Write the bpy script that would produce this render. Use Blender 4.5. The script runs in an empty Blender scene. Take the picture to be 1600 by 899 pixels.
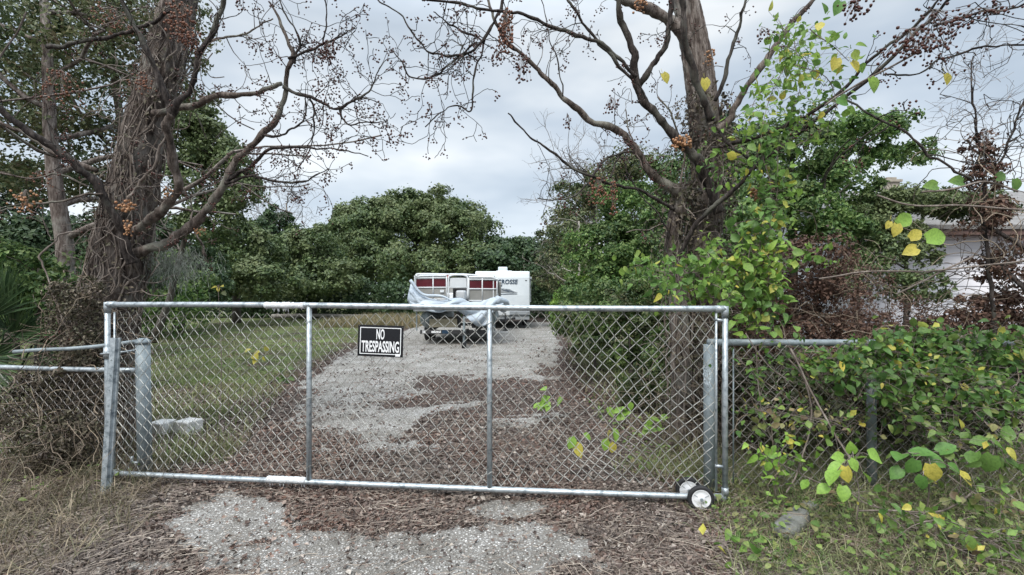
import bpy, math, random
import numpy as np
from mathutils import Vector
R = math.radians
F, H, HZ, CX = 750.0, 1.5, 462.0, 800.0
rnd = random.Random(7)
rg = np.random.default_rng(11)
scene = bpy.context.scene
COL = scene.collection

def P(px, py, Y):
    return np.array([(px-CX)/F*Y, Y, H+(HZ-py)/F*Y])
def G(px, py):                       # the point of the ground seen at a pixel of the photograph
    Y = F*H/(py-HZ)
    return np.array([(px-CX)/F*Y, Y, 0.0])

# ------------------------------------------------------------------ noise
def _hash(ix, iy, iz, seed):
    h = (ix*374761393 + iy*668265263 + iz*2147483647 + seed*1274126177) & 0xffffffff
    h = ((h ^ (h >> 13))*1274126177) & 0xffffffff
    h = ((h ^ (h >> 16))*2246822519) & 0xffffffff
    return ((h ^ (h >> 15)) & 0xffff)/65535.0
def vnoise(p, seed=0):
    p = np.asarray(p, float); i = np.floor(p).astype(np.int64); f = p-i; f = f*f*(3-2*f)
    x, y, z = i[..., 0], i[..., 1], i[..., 2]; fx, fy, fz = f[..., 0], f[..., 1], f[..., 2]
    out = 0
    for a in (0, 1):
        for b in (0, 1):
            for c in (0, 1):
                out = out + _hash(x+a, y+b, z+c, seed)*(fx if a else 1-fx)*(fy if b else 1-fy)*(fz if c else 1-fz)
    return out
def fbm(p, octv=4, seed=0):
    p = np.asarray(p, float); s = 0; a = .5; t = 0
    for o in range(octv):
        s = s+a*vnoise(p*(2**o), seed+o*17); t += a; a *= .5
    return s/t
def n2(X, Y, sc, octv=4, seed=0):
    return fbm(np.stack([X*sc, Y*sc, np.zeros_like(X)+seed*3.7], -1), octv, seed)
def sstep(a, b, x):
    t = np.clip((x-a)/(b-a), 0, 1); return t*t*(3-2*t)

# ------------------------------------------------------------------ mesh accumulator
class MB:
    def __init__(s): s.v = []; s.f = []; s.n = 0; s.mi = []
    def add(s, v, faces, mi=0):
        v = np.asarray(v, float); s.v.append(v)
        for f in faces:                                     # each f : (m,k) int array
            f = np.asarray(f)+s.n; s.f.append(f); s.mi.append(np.full(len(f), mi, np.int32))
        s.n += len(v)
    def tube(s, pts, rad, n=5, cap=True, mi=0, bump=None):
        pts = np.asarray(pts, float); k = len(pts)
        rad = np.broadcast_to(np.asarray(rad, float), (k,))
        T = np.gradient(pts, axis=0); T /= np.linalg.norm(T, axis=1)[:, None]+1e-9
        m = np.abs(T).mean(0); ref = np.zeros(3); ref[int(np.argmin(m))] = 1
        U = np.cross(T, ref); U /= np.linalg.norm(U, axis=1)[:, None]+1e-9
        V = np.cross(T, U)
        a = np.linspace(0, 2*math.pi, n, endpoint=False)
        rr = np.broadcast_to(rad[:, None], (k, n)).copy()
        if bump is not None: rr = rr*bump(a, pts)
        v = pts[:, None, :]+rr[:, :, None]*(np.cos(a)[None, :, None]*U[:, None, :]+np.sin(a)[None, :, None]*V[:, None, :])
        v = v.reshape(-1, 3)
        i = np.arange(k-1)[:, None]*n; j = np.arange(n)[None, :]; j2 = (j+1) % n
        f = np.stack([i+j, i+j2, i+n+j2, i+n+j], -1).reshape(-1, 4)
        fs = [f]
        if cap and n >= 3:
            fs.append(np.arange(n)[::-1][None, :]); fs.append((np.arange(n)+(k-1)*n)[None, :])
        s.add(v, fs, mi)
    def box(s, x0, x1, y0, y1, z0, z1, mi=0, M=None):
        v = np.array([[x, y, z] for z in (z0, z1) for y in (y0, y1) for x in (x0, x1)], float)
        if M is not None: v = np.array([M(q) for q in v])
        s.add(v, [[(0, 2, 3, 1), (4, 5, 7, 6), (0, 1, 5, 4), (2, 6, 7, 3), (0, 4, 6, 2), (1, 3, 7, 5)]], mi)
    def grid(s, pts, mi=0):
        a, b = pts.shape[:2]
        i = np.arange(a-1)[:, None]*b; j = np.arange(b-1)[None, :]
        f = np.stack([i+j, i+j+1, i+b+j+1, i+b+j], -1).reshape(-1, 4)
        s.add(pts.reshape(-1, 3), [f], mi)
    def build(s, name, mats, parent=None, smooth=False, attrs=None):
        me = bpy.data.meshes.new(name)
        if not isinstance(mats, (list, tuple)): mats = [mats]
        for m in mats: me.materials.append(m)
        V = np.concatenate(s.v).astype(np.float32)
        me.vertices.add(len(V)); me.vertices.foreach_set('co', V.ravel())
        loops = np.concatenate([f.ravel() for f in s.f]).astype(np.int32)
        tot = np.concatenate([np.full(len(f), f.shape[1]) for f in s.f]).astype(np.int32)
        st = np.concatenate([[0], np.cumsum(tot)[:-1]]).astype(np.int32)
        me.loops.add(len(loops)); me.loops.foreach_set('vertex_index', loops)
        me.polygons.add(len(tot)); me.polygons.foreach_set('loop_start', st); me.polygons.foreach_set('loop_total', tot)
        me.polygons.foreach_set('material_index', np.concatenate(s.mi))
        me.polygons.foreach_set('use_smooth', np.full(len(tot), smooth))
        if attrs:
            for k, a in attrs.items():
                at = me.attributes.new(k, 'FLOAT', 'POINT'); at.data.foreach_set('value', np.asarray(a, np.float32).ravel())
        me.update(); me.validate()
        o = bpy.data.objects.new(name, me); COL.objects.link(o)
        if parent is not None:
            o.parent = parent; o.matrix_parent_inverse = parent.matrix_world.inverted() if False else o.matrix_parent_inverse
            o.location = -Vector(parent['_o']) if '_o' in parent else (0, 0, 0)
        return o

def tag(o, label=None, cat=None, group=None, kind=None):
    if label: o['label'] = label
    if cat: o['category'] = cat
    if group: o['group'] = group
    if kind: o['kind'] = kind
    return o
ROOTS = []
def thing(name, loc, label, cat, group=None):          # Empty at the base; children are modelled in world coordinates
    o = bpy.data.objects.new(name, None); COL.objects.link(o); o.location = [float(q) for q in loc]
    o.empty_display_size = .2
    o['_o'] = [float(q) for q in loc]; ROOTS.append(o)
    return tag(o, label, cat, group)
def bevel(o, w=.01, seg=2):
    m = o.modifiers.new('bevel', 'BEVEL'); m.width = w; m.segments = seg; m.limit_method = 'ANGLE'; return o

# ------------------------------------------------------------------ curves
def smooth(pts, n=6):
    p = np.asarray(pts, float)
    if len(p) < 3: 
        t = np.linspace(0, 1, n+1)[:, None]; return p[0]*(1-t)+p[1]*t
    q = np.vstack([2*p[0]-p[1], p, 2*p[-1]-p[-2]]); out = []
    for i in range(1, len(q)-2):
        for t in np.linspace(0, 1, n, endpoint=False):
            out.append(.5*((2*q[i])+(-q[i-1]+q[i+1])*t+(2*q[i-1]-5*q[i]+4*q[i+1]-q[i+2])*t*t+(-q[i-1]+3*q[i]-3*q[i+1]+q[i+2])*t**3))
    out.append(q[-2]); return np.array(out)
def pixline(pts, y0, y1, n=6, wob=0.0, seed=0):
    pts = np.asarray(pts, float)
    d = np.concatenate([[0], np.cumsum(np.hypot(*np.diff(pts[:, :2], axis=0).T))]); d /= d[-1]
    W = np.array([P(a[0], a[1], y0+(y1-y0)*t) for a, t in zip(pts, d)])
    S = smooth(W, n)
    if wob:
        S = S+(np.stack([fbm(S*5+s*9.1, 2, seed+s) for s in range(3)], -1)-.5)*wob
    return S

# ------------------------------------------------------------------ materials
def newmat(name):
    m = bpy.data.materials.new(name); m.use_nodes = True; nt = m.node_tree; nt.nodes.clear()
    out = nt.nodes.new('ShaderNodeOutputMaterial'); return m, nt, out
def node(nt, t, **kw):
    n = nt.nodes.new(t)
    for k, v in kw.items(): setattr(n, k, v)
    return n
def ramp(nt, stops, interp='LINEAR'):
    r = nt.nodes.new('ShaderNodeValToRGB'); cr = r.color_ramp; cr.interpolation = interp
    while len(cr.elements) < len(stops): cr.elements.new(.5)
    for e, (p, c) in zip(cr.elements, stops):
        e.position = p; e.color = (c[0], c[1], c[2], 1) if hasattr(c, '__len__') else (c, c, c, 1)
    return r
def noise(nt, scale, detail=4, rough=.55, vec=None, stretch=None):
    tc = nt.nodes.new('ShaderNodeTexCoord'); src = vec or tc.outputs['Object']
    if stretch:
        mp = nt.nodes.new('ShaderNodeMapping'); mp.inputs['Scale'].default_value = stretch
        nt.links.new(src, mp.inputs['Vector']); src = mp.outputs['Vector']
    n = nt.nodes.new('ShaderNodeTexNoise'); n.inputs['Scale'].default_value = scale
    n.inputs['Detail'].default_value = detail; n.inputs['Roughness'].default_value = rough
    nt.links.new(src, n.inputs['Vector']); return n
def simple(name, stops, scale=5, rough=.7, bump=.0, metal=0, bscale=None, stretch=None, spec=.4, detail=5, dist=.02):
    m, nt, out = newmat(name); L = nt.links
    b = node(nt, 'ShaderNodeBsdfPrincipled'); b.inputs['Roughness'].default_value = rough; b.inputs['Metallic'].default_value = metal
    b.inputs['Specular IOR Level'].default_value = spec
    n = noise(nt, scale, detail, .6, stretch=stretch); r = ramp(nt, stops); L.new(n.outputs['Fac'], r.inputs['Fac']); L.new(r.outputs['Color'], b.inputs['Base Color'])
    if bump:
        n3 = noise(nt, bscale or scale*3, 6, .65, stretch=stretch); bp = node(nt, 'ShaderNodeBump'); bp.inputs['Strength'].default_value = bump; bp.inputs['Distance'].default_value = dist
        L.new(n3.outputs['Fac'], bp.inputs['Height']); L.new(bp.outputs['Normal'], b.inputs['Normal'])
    L.new(b.outputs[0], out.inputs[0]); return m
def leafmat(name, cols, trans=.25, patch=None, rough=.5, pscale=.9, spec=.35):
    """per-leaf random colour, plus a low-frequency patch colour"""
    m, nt, out = newmat(name); L = nt.links
    g = node(nt, 'ShaderNodeNewGeometry'); r = ramp(nt, [(i/max(1, len(cols)-1), c) for i, c in enumerate(cols)])
    L.new(g.outputs['Random Per Island'], r.inputs['Fac']); col = r.outputs['Color']
    if patch:
        n = noise(nt, pscale, 3); rr = ramp(nt, [(.42, 0), (.62, 1)]); L.new(n.outputs['Fac'], rr.inputs['Fac'])
        mx = node(nt, 'ShaderNodeMix', data_type='RGBA'); L.new(rr.outputs['Color'], mx.inputs[0])
        L.new(col, mx.inputs[6]); 
        r2 = ramp(nt, [(i/max(1, len(patch)-1), c) for i, c in enumerate(patch)]); L.new(g.outputs['Random Per Island'], r2.inputs['Fac'])
        L.new(r2.outputs['Color'], mx.inputs[7]); col = mx.outputs[2]
    nm = noise(nt, 70, 3, .6); rm_ = ramp(nt, [(.3, (.72, .72, .66)), (.5, (1, 1, 1)), (.7, (1.18, 1.15, 1.05))]); L.new(nm.outputs['Fac'], rm_.inputs['Fac'])
    mm = node(nt, 'ShaderNodeMix', data_type='RGBA', blend_type='MULTIPLY'); mm.inputs[0].default_value = 1; L.new(col, mm.inputs[6]); L.new(rm_.outputs['Color'], mm.inputs[7]); col = mm.outputs[2]
    b = node(nt, 'ShaderNodeBsdfPrincipled'); b.inputs['Roughness'].default_value = rough; b.inputs['Specular IOR Level'].default_value = spec
    L.new(col, b.inputs['Base Color'])
    if trans:
        t = node(nt, 'ShaderNodeBsdfTranslucent'); L.new(col, t.inputs['Color'])
        ms = node(nt, 'ShaderNodeMixShader'); ms.inputs[0].default_value = trans
        L.new(b.outputs[0], ms.inputs[1]); L.new(t.outputs[0], ms.inputs[2]); L.new(ms.outputs[0], out.inputs[0])
    else: L.new(b.outputs[0], out.inputs[0])
    return m
def barkmat(name, stops, scale=9, bump=.8, patch=None):
    m, nt, out = newmat(name); L = nt.links
    b = node(nt, 'ShaderNodeBsdfPrincipled'); b.inputs['Roughness'].default_value = .9; b.inputs['Specular IOR Level'].default_value = .2
    n = noise(nt, scale, 8, .78, stretch=(1, 1, .2)); r = ramp(nt, stops); L.new(n.outputs['Fac'], r.inputs['Fac']); col = r.outputs['Color']
    if patch:
        n2_ = noise(nt, 2.5, 5, .6); rr = ramp(nt, [(.52, 0), (.66, 1)]); L.new(n2_.outputs['Fac'], rr.inputs['Fac'])
        mx = node(nt, 'ShaderNodeMix', data_type='RGBA'); L.new(rr.outputs['Color'], mx.inputs[0]); L.new(col, mx.inputs[6]); mx.inputs[7].default_value = (*patch, 1); col = mx.outputs[2]
    L.new(col, b.inputs['Base Color'])
    bp = node(nt, 'ShaderNodeBump'); bp.inputs['Strength'].default_value = bump; bp.inputs['Distance'].default_value = .02
    L.new(n.outputs['Fac'], bp.inputs['Height']); L.new(bp.outputs['Normal'], b.inputs['Normal']); L.new(b.outputs[0], out.inputs[0]); return m

M = {}
M['bark'] = barkmat('chinaberry bark', [(.36, (.022, .017, .015)), (.46, (.09, .07, .06)), (.56, (.2, .17, .15)), (.68, (.38, .34, .31))], 15, 1, (.24, .23, .205))
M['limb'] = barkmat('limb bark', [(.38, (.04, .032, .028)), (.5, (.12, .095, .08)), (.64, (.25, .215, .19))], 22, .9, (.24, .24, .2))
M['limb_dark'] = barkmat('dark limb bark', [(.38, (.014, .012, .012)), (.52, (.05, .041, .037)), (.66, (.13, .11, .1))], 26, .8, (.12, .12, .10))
M['bark_far'] = barkmat('far bark', [(.3, (.05, .045, .04)), (.7, (.16, .14, .12))], 6, .5)
M['pale_bark'] = barkmat('pale dead wood', [(.3, (.2, .18, .16)), (.7, (.42, .39, .35))], 9, .4)
M['vine'] = barkmat('vine stem', [(.3, (.07, .055, .047)), (.5, (.17, .14, .12)), (.7, (.36, .32, .285))], 16, .3)
M['straw'] = leafmat('dry stems', [(.045, .034, .028), (.11, .085, .065), (.3, .24, .18), (.07, .05, .04)], 0, rough=.8)
M['litter'] = leafmat('leaf litter', [(.03, .025, .023), (.11, .088, .078), (.23, .19, .17), (.055, .045, .041), (.14, .098, .08), (.42, .38, .34)], 0, patch=[(.03, .023, .021), (.11, .068, .055), (.18, .1, .075), (.36, .3, .26)], rough=.75, pscale=.8)
M['needles'] = leafmat('dead twigs and needles', [(.05, .04, .035), (.15, .12, .1), (.29, .24, .2), (.08, .062, .054), (.42, .36, .3)], 0, rough=.75)
M['berry'] = leafmat('tan berries', [(.26, .13, .06), (.42, .23, .12), (.34, .16, .08)], 0, rough=.45)
M['berry_rust'] = leafmat('rust berries', [(.16, .065, .04), (.24, .105, .06), (.11, .05, .035)], 0, rough=.5)
M['berry_dark'] = leafmat('dark berries', [(.05, .02, .018), (.1, .035, .025), (.07, .03, .025)], 0, rough=.5)
M['oak'] = leafmat('oak leaves', [(.032, .062, .024), (.07, .112, .038), (.15, .2, .075), (.045, .08, .03)], .2, patch=[(.09, .12, .045), (.18, .215, .095), (.055, .085, .034)], pscale=.35)
M['oak2'] = leafmat('dark evergreen leaves', [(.018, .042, .018), (.04, .078, .03), (.075, .125, .048)], .2, patch=[(.03, .062, .028), (.085, .125, .055)], pscale=.5)
M['mid'] = leafmat('shrub leaves', [(.04, .095, .027), (.085, .17, .045), (.16, .26, .07), (.25, .35, .12)], .35, patch=[(.03, .07, .026), (.09, .15, .05), (.17, .22, .085)], pscale=.8)
M['olive'] = leafmat('olive leaves', [(.06, .085, .035), (.13, .155, .065), (.2, .21, .1), (.14, .1, .06)], .25, patch=[(.04, .07, .03), (.08, .11, .045)], pscale=1.2)
M['vineleaf'] = leafmat('vine leaves', [(.11, .22, .04), (.21, .36, .06), (.34, .5, .1), (.14, .28, .05), (.46, .54, .13)], .4, pscale=2.5, patch=[(.08, .17, .04), (.16, .29, .08)])
M['fenceleaf'] = leafmat('fence vine leaves', [(.05, .12, .028), (.09, .2, .042), (.17, .3, .065), (.07, .14, .035), (.27, .32, .08)], .35, pscale=3, patch=[(.045, .1, .028), (.11, .2, .05)])
M['olivevine'] = leafmat('olive vine leaves', [(.09, .17, .04), (.16, .26, .06), (.27, .36, .1), (.3, .24, .13), (.12, .08, .05)], .35, pscale=2, patch=[(.07, .13, .035), (.2, .3, .08)])
M['shadeleaf'] = leafmat('shrub leaves with painted shade', [(.03, .045, .02), (.06, .055, .03), (.07, .09, .035), (.05, .032, .025)], .15)  # leaf colour darkened to give the deep shade behind the fence mesh
M['greydead'] = leafmat('grey brown dead leaves', [(.035, .027, .022), (.09, .07, .055), (.17, .135, .105), (.06, .06, .03), (.25, .2, .15)], .1, patch=[(.03, .024, .02), (.08, .085, .04), (.13, .1, .08)], pscale=3)
M['mixed'] = leafmat('mixed shrub leaves', [(.04, .085, .027), (.11, .19, .055), (.22, .31, .1), (.07, .12, .04), (.29, .34, .13)], .35, patch=[(.02, .045, .02), (.07, .1, .04), (.14, .13, .07)], pscale=2.2)
M['lightleaf'] = leafmat('pale green leaves', [(.17, .33, .055), (.25, .43, .08), (.32, .48, .1)], .35)
M['yellowleaf'] = leafmat('yellow leaves', [(.5, .46, .08), (.42, .45, .1), (.6, .5, .1), (.33, .4, .09)], .35)
M['midleaf'] = leafmat('mid green leaves', [(.06, .15, .035), (.1, .22, .05), (.15, .28, .07)], .3)
M['deadleaf'] = leafmat('dead brown leaves', [(.045, .026, .021), (.105, .058, .044), (.19, .115, .082), (.07, .04, .032)], .1, rough=.7)
M['moss'] = leafmat('hanging moss', [(.2, .22, .19), (.3, .32, .28), (.13, .14, .12)], .1, rough=.9)
M['greytwig'] = leafmat('grey twigs', [(.16, .14, .13), (.25, .22, .2), (.1, .085, .08)], 0, rough=.9)
M['grass'] = leafmat('grass blades', [(.09, .15, .045), (.16, .235, .075), (.24, .31, .12), (.36, .35, .19)], .25, patch=[(.22, .18, .11), (.15, .17, .08), (.34, .29, .18)], pscale=.7)
M['weeds'] = leafmat('weed blades', [(.05, .1, .03), (.13, .22, .065), (.21, .26, .1), (.45, .4, .25)], .25, patch=[(.1, .12, .05), (.36, .3, .2), (.09, .16, .05)], pscale=2)
M['weeds_dry'] = leafmat('dry weed blades', [(.05, .06, .03), (.11, .12, .055), (.2, .165, .11), (.4, .33, .23)], .1, patch=[(.09, .07, .05), (.28, .22, .16), (.06, .05, .035)], pscale=3)
M['drygrass'] = leafmat('dry tall grass', [(.22, .17, .1), (.32, .26, .16), (.16, .14, .08), (.13, .15, .06)], .15)
M['galv'] = simple('galvanised steel', [(.36, (.2, .23, .25)), (.46, (.36, .4, .42)), (.7, (.52, .56, .58))], 22, .42, .15, .55, 60)
M['galv_old'] = simple('weathered steel', [(.3, (.17, .2, .21)), (.7, (.34, .39, .41))], 9, .6, .2, .35, 50)
M['wire'] = simple('fence wire', [(.35, (.22, .21, .19)), (.5, (.4, .4, .37)), (.7, (.56, .56, .52))], 3, .55, 0, .3)
M['wire_old'] = simple('old fence wire', [(.3, (.16, .15, .14)), (.7, (.36, .34, .32))], 6, .6, 0, .3)
M['paintwhite'] = simple('white paint smear', [(.3, (.5, .53, .55)), (.7, (.8, .81, .81))], 30, .6, .5, 0, 40)
M['black'] = simple('black rubber', [(.3, (.012, .012, .013)), (.7, (.03, .03, .032))], 10, .7)
M['whiteplastic'] = simple('white plastic', [(.3, (.66, .67, .68)), (.75, (.8, .8, .81))], 12, .45)
M['signblack'] = simple('black sign plastic', [(.3, (.006, .007, .009)), (.7, (.012, .013, .016))], 4, .22, spec=.6)
M['signwhite'] = simple('white sign ink', [(.3, (.78, .79, .8)), (.7, (.86, .87, .87))], 8, .4)
M['rv'] = simple('white fibreglass', [(.3, (.52, .57, .6)), (.7, (.64, .68, .7))], .9, .4)
M['rvgrey'] = simple('grey skirt', [(.3, (.2, .22, .24)), (.7, (.3, .32, .33))], 2, .5)
M['rvblue'] = simple('blue lettering', [(.3, (.012, .035, .075)), (.7, (.02, .05, .09))], 5, .4)
M['dkmetal'] = simple('dark metal', [(.3, (.03, .03, .032)), (.7, (.07, .07, .072))], 6, .55, metal=.3)
M['chrome'] = simple('brushed aluminium', [(.3, (.55, .57, .58)), (.7, (.72, .74, .75))], 6, .35, metal=.6)
M['boatred'] = simple('red boat panel', [(.3, (.06, .007, .012)), (.7, (.11, .013, .02))], 3, .35)
M['boatbeige'] = simple('beige boat panel', [(.3, (.2, .2, .185)), (.7, (.28, .275, .26))], 2, .45)
M['boatwhite'] = simple('white boat vinyl', [(.3, (.54, .57, .59)), (.7, (.68, .7, .71))], 3, .45)
M['glassdark'] = simple('dark glass', [(.3, (.02, .025, .03)), (.7, (.04, .045, .05))], 2, .12, spec=.8)
M['tarp'] = simple('pale tarpaulin', [(.25, (.24, .29, .35)), (.5, (.4, .46, .52)), (.75, (.54, .59, .63))], 1.2, .5, .5, 0, 4, dist=.08)
M['redcanvas'] = simple('faded red canvas', [(.3, (.35, .06, .06)), (.7, (.5, .2, .19))], 4, .7)
M['board'] = simple('weathered board', [(.3, (.26, .23, .16)), (.7, (.42, .38, .28))], 4, .85, stretch=(.3, 3, 3))
M['block'] = simple('white painted concrete block', [(.25, (.3, .29, .27)), (.45, (.62, .61, .58)), (.7, (.78, .77, .74))], 9, .85, .6, 0, 30)
M['rock'] = simple('broken concrete', [(.3, (.09, .095, .085)), (.7, (.22, .22, .2))], 9, .9, 1, 0, 22)
M['siding'] = simple('white siding', [(.3, (.72, .71, .74)), (.7, (.84, .83, .86))], 1.3, .6, .1, stretch=(.4, 1, 1))
M['brown'] = simple('brown painted trim', [(.3, (.09, .055, .045)), (.7, (.15, .09, .075))], 4, .6)
M['shingle'] = simple('grey shingles', [(.3, (.14, .135, .13)), (.7, (.25, .24, .23))], 9, .9, .6, 0, 30)
M['brick'] = simple('pale chimney brick', [(.3, (.25, .22, .18)), (.7, (.4, .36, .3))], 8, .9, .5)
M['red'] = simple('red lamp', [(.3, (.3, .02, .02)), (.7, (.4, .03, .03))], 4, .3)
M['log'] = M['pale_bark']

# ------------------------------------------------------------------ leaf templates : x along, y across, z up
def tmpl_far():
    return np.array([[0, 0, 0], [.5, -.33, .06], [1, 0, -.05], [.5, .33, .06]]), [np.array([[0, 1, 2, 3]])]
def tmpl_fold():
    return np.array([[0, 0, 0], [.42, -.3, .1], [1, 0, -.08], [.42, .3, .1]]), [np.array([[0, 1, 2], [0, 2, 3]])]
def tmpl_near(w=.34, st=6, droop=.25, shape='oval'):
    t = np.linspace(0, 1, st)
    if shape == 'oval': wd = w*np.sin(math.pi*t**.8)**.8
    elif shape == 'heart': wd = w*1.35*np.clip(np.sin(math.pi*np.clip(t*.86+.14, 0, 1)), 0, 1)**.85*(1-.15*t)
    else: wd = w*np.sin(math.pi*t)
    wd[-1] = 0.004; 
    if shape != 'heart': wd[0] = .01
    z = -droop*t*t; v = []
    for i in range(st):
        v += [[t[i]-(.10 if (shape == 'heart' and i == 0) else 0), -wd[i], z[i]+wd[i]*.35], [t[i], 0, z[i]], [t[i]-(.10 if (shape == 'heart' and i == 0) else 0), wd[i], z[i]+wd[i]*.35]]
    f = []
    for i in range(st-1):
        a = i*3; f += [[a, a+1, a+4, a+3], [a+1, a+2, a+5, a+4]]
    return np.array(v), [np.array(f)]
TF, TM = tmpl_far(), tmpl_fold()
TN2 = tmpl_near(w=.27, st=6, droop=.7); TN3 = tmpl_near(w=.4, st=5, droop=-.25); TN = tmpl_near(); TH = tmpl_near(shape='heart'); TL = tmpl_near(w=.2, st=5)
def unit(a): return a/(np.linalg.norm(a, axis=-1, keepdims=True)+1e-9)
def scatter(mb, tm, pos, T, N, s, wid=1.0):
    tv, tf = tm; n = len(pos)
    T = unit(T); B = unit(np.cross(N, T)); N = np.cross(T, B)
    s = np.broadcast_to(np.asarray(s, float), (n,)); wid = np.broadcast_to(np.asarray(wid, float), (n,))
    v = pos[:, None, :]+s[:, None, None]*(tv[None, :, 0:1]*T[:, None, :]+(tv[None, :, 1:2]*wid[:, None, None])*B[:, None, :]+tv[None, :, 2:3]*N[:, None, :])
    k = len(tv); fs = [(f[None]+(np.arange(n)*k)[:, None, None]).reshape(-1, f.shape[1]) for f in tf]
    mb.add(v.reshape(-1, 3), fs)
def rdir(n): return unit(rg.normal(size=(n, 3)))

def crown_pts(blobs, n, clump=.22, spread=.5, up=.35, inner=.15):
    """positions and outward normals of leaves: leaves sit on small clumps that sit on the blobs"""
    A = np.array([(b[3]*b[4]+b[4]*b[5]+b[3]*b[5]) for b in blobs]); A = A/A.sum()
    PS, NS = [], []
    for b, w in zip(blobs, A):
        m = max(20, int(n*w)); c = np.array(b[:3]); r = np.array(b[3:6]); rm = r.mean()
        nc = max(10, int(34*(.22/clump)**1.3))
        d = rdir(nc); d[:, 2] = np.where(d[:, 2] < -.55, -d[:, 2], d[:, 2])
        rad = (.66+.42*rg.random(nc))*(.72+.6*vnoise(d*1.7+rg.random()*50, 3))
        cc = c+d*r*rad[:, None]; cr = rm*clump*(.45+1.15*rg.random(nc)**1.5)
        k = rg.integers(0, nc, m); dd = rdir(m); dd[:, 2] = dd[:, 2]+up*.7; dd = unit(dd)
        q = (rg.random(m))**.33*1.0
        q = .55+.6*q*rg.random(m)**.3
        stray = np.where(rg.random(m) < .10, 1+.9*rg.random(m), 1.0)
        p = cc[k]+dd*(cr[k]*q*stray)[:, None]*np.array([1, 1, .75])
        nn = unit(dd*.8+d[k]*.5+rg.normal(size=(m, 3))*spread)
        ni = int(m*inner)
        if ni:
            p[:ni] = c+rdir(ni)*r*(rg.random(ni)**.4*.85)[:, None]; nn[:ni] = rdir(ni)
        PS.append(p); NS.append(nn)
    return np.vstack(PS), np.vstack(NS)
def crown(name, parent, blobs, n, size, mat, tm=TF, **kw):
    p, N = crown_pts(blobs, n, **kw)
    keep = p[:, 2] > .02; p, N = p[keep], N[keep]
    T = np.cross(N, rdir(len(p))); mb = MB()
    scatter(mb, tm, p, T, N, size*(.6+.8*rg.random(len(p))))
    return mb.build(name, mat, parent)
def B(px, py, Y, rx, ry, ry_depth=None):
    c = P(px, py, Y); k = Y/F; return (c[0], c[1], c[2], rx*k, (ry_depth if ry_depth else rx*k), ry*k)

# ------------------------------------------------------------------ branch growth
def grow(mb, p, d, L, r, lvl, tips=None, bend=.35, grav=0.0, kids=3, sides=4, rmin=.0018, ratio=.62, segs=5, forks=None):
    pts = [np.array(p)]; d = unit(np.array(d, float)); dirs = [d]
    for i in range(segs):
        d = unit(d+rg.normal(size=3)*bend*.45+np.array([0, 0, grav])); pts.append(pts[-1]+d*L/segs); dirs.append(d)
    rr = np.maximum(np.linspace(r, r*.45, segs+1), rmin)
    mb.tube(pts, rr, sides if r > .008 else 3, cap=False)
    if lvl > 0:
        for k in range(kids):
            t = rg.integers(1, segs+1) if k else segs
            nd = unit(dirs[t]+rg.normal(size=3)*.75)
            grow(mb, pts[t], nd, L*(ratio*(.6+.7*rg.random())), max(rr[t]*.65, rmin), lvl-1, tips, bend, grav, kids, sides, rmin, ratio, segs)
    elif tips is not None: tips.append((pts[-1], d))
def tree_skeleton(mb, base, top, r, nb, tips, spread=1.0, lvl=2, upb=.5, t0=.35, sides=7, wob=.3, L=None):
    base = np.array(base, float); top = np.array(top, float); h = np.linalg.norm(top-base)
    ts = np.linspace(0, 1, 9)[:, None]; pts = base*(1-ts)+top*ts
    pts[1:, :2] += np.cumsum(rg.normal(size=(8, 2)), 0)*wob*h*.02
    mb.tube(pts, np.linspace(r, r*.3, 9), sides)
    for k in range(nb):
        t = t0+(1-t0)*(k+.5)/nb; i = min(7, int(t*8)); q = pts[i]*(1-(t*8-i))+pts[i+1]*(t*8-i)
        a = rg.random()*6.28; d = np.array([math.cos(a)*spread, math.sin(a)*spread, upb+.3*rg.random()])
        grow(mb, q, d, (L or h*.38)*(1.15-.6*t)*(.7+.6*rg.random()), r*(.5-.3*t), lvl, tips, kids=3, rmin=.012 if h > 4 else .004)

# ------------------------------------------------------------------ ground layout
def drive_edges(Y):
    l = np.interp(Y, [0, 2.4, 3, 4.2, 5.5, 8, 11, 14.5, 17, 30], [-2.2, -2.35, -2.45, -2.35, -2.75, -3.6, -4.1, -4.6, -4.6, -4.6])
    r = np.interp(Y, [0, 2.4, 3, 4.2, 5.5, 8, 11, 14.5, 20, 30], [.6, .65, .8, 1.0, 1.1, .95, 1.1, 1.5, 1.9, 2.2])
    return l, r
SPOTS = [(560, 880, 230, 44, 1.1), (790, 862, 140, 36, 1.0), (368, 815, 90, 42, 1.1), (330, 850, 60, 20, .7), (788, 800, 48, 13, .95), (900, 890, 90, 22, .5), (230, 888, 60, 14, .5),
         (690, 548, 190, 38, 1.2), (560, 596, 95, 36, 1.0), (540, 655, 90, 34, .9), (660, 640, 110, 20, .45), (640, 700, 110, 11, .5), (815, 655, 60, 14, .6), (830, 610, 60, 13, .5), (500, 700, 40, 14, .5),
         (790, 575, 100, 22, .7), (720, 690, 50, 8, .4)]
def bare(X, Y):                       # 0..1, how much of the paving shows between the litter
    Yc = np.maximum(Y, .5); px = CX+X/Yc*F; py = HZ+H*F/Yc
    c = np.zeros_like(X)
    for a, b, rx, ry, w in SPOTS:
        c = np.maximum(c, w*np.exp(-(((px-a)/rx)**2+((py-b)/ry)**2)**1.3*.8))
    c = c+sstep(12, 15, Y)*.8
    c = c+.06+(n2(X, Y, 1.5, 4, 3)-.5)*1.1+(n2(X, Y, 8, 3, 8)-.5)*.8
    l, r = drive_edges(Y)
    e = np.minimum(X-l, r-X)+(n2(X, Y, 2.5, 3, 5)-.5)*.5
    return np.clip(sstep(.34, .64, c)*sstep(-.02, .18, e), 0, 1)
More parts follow.
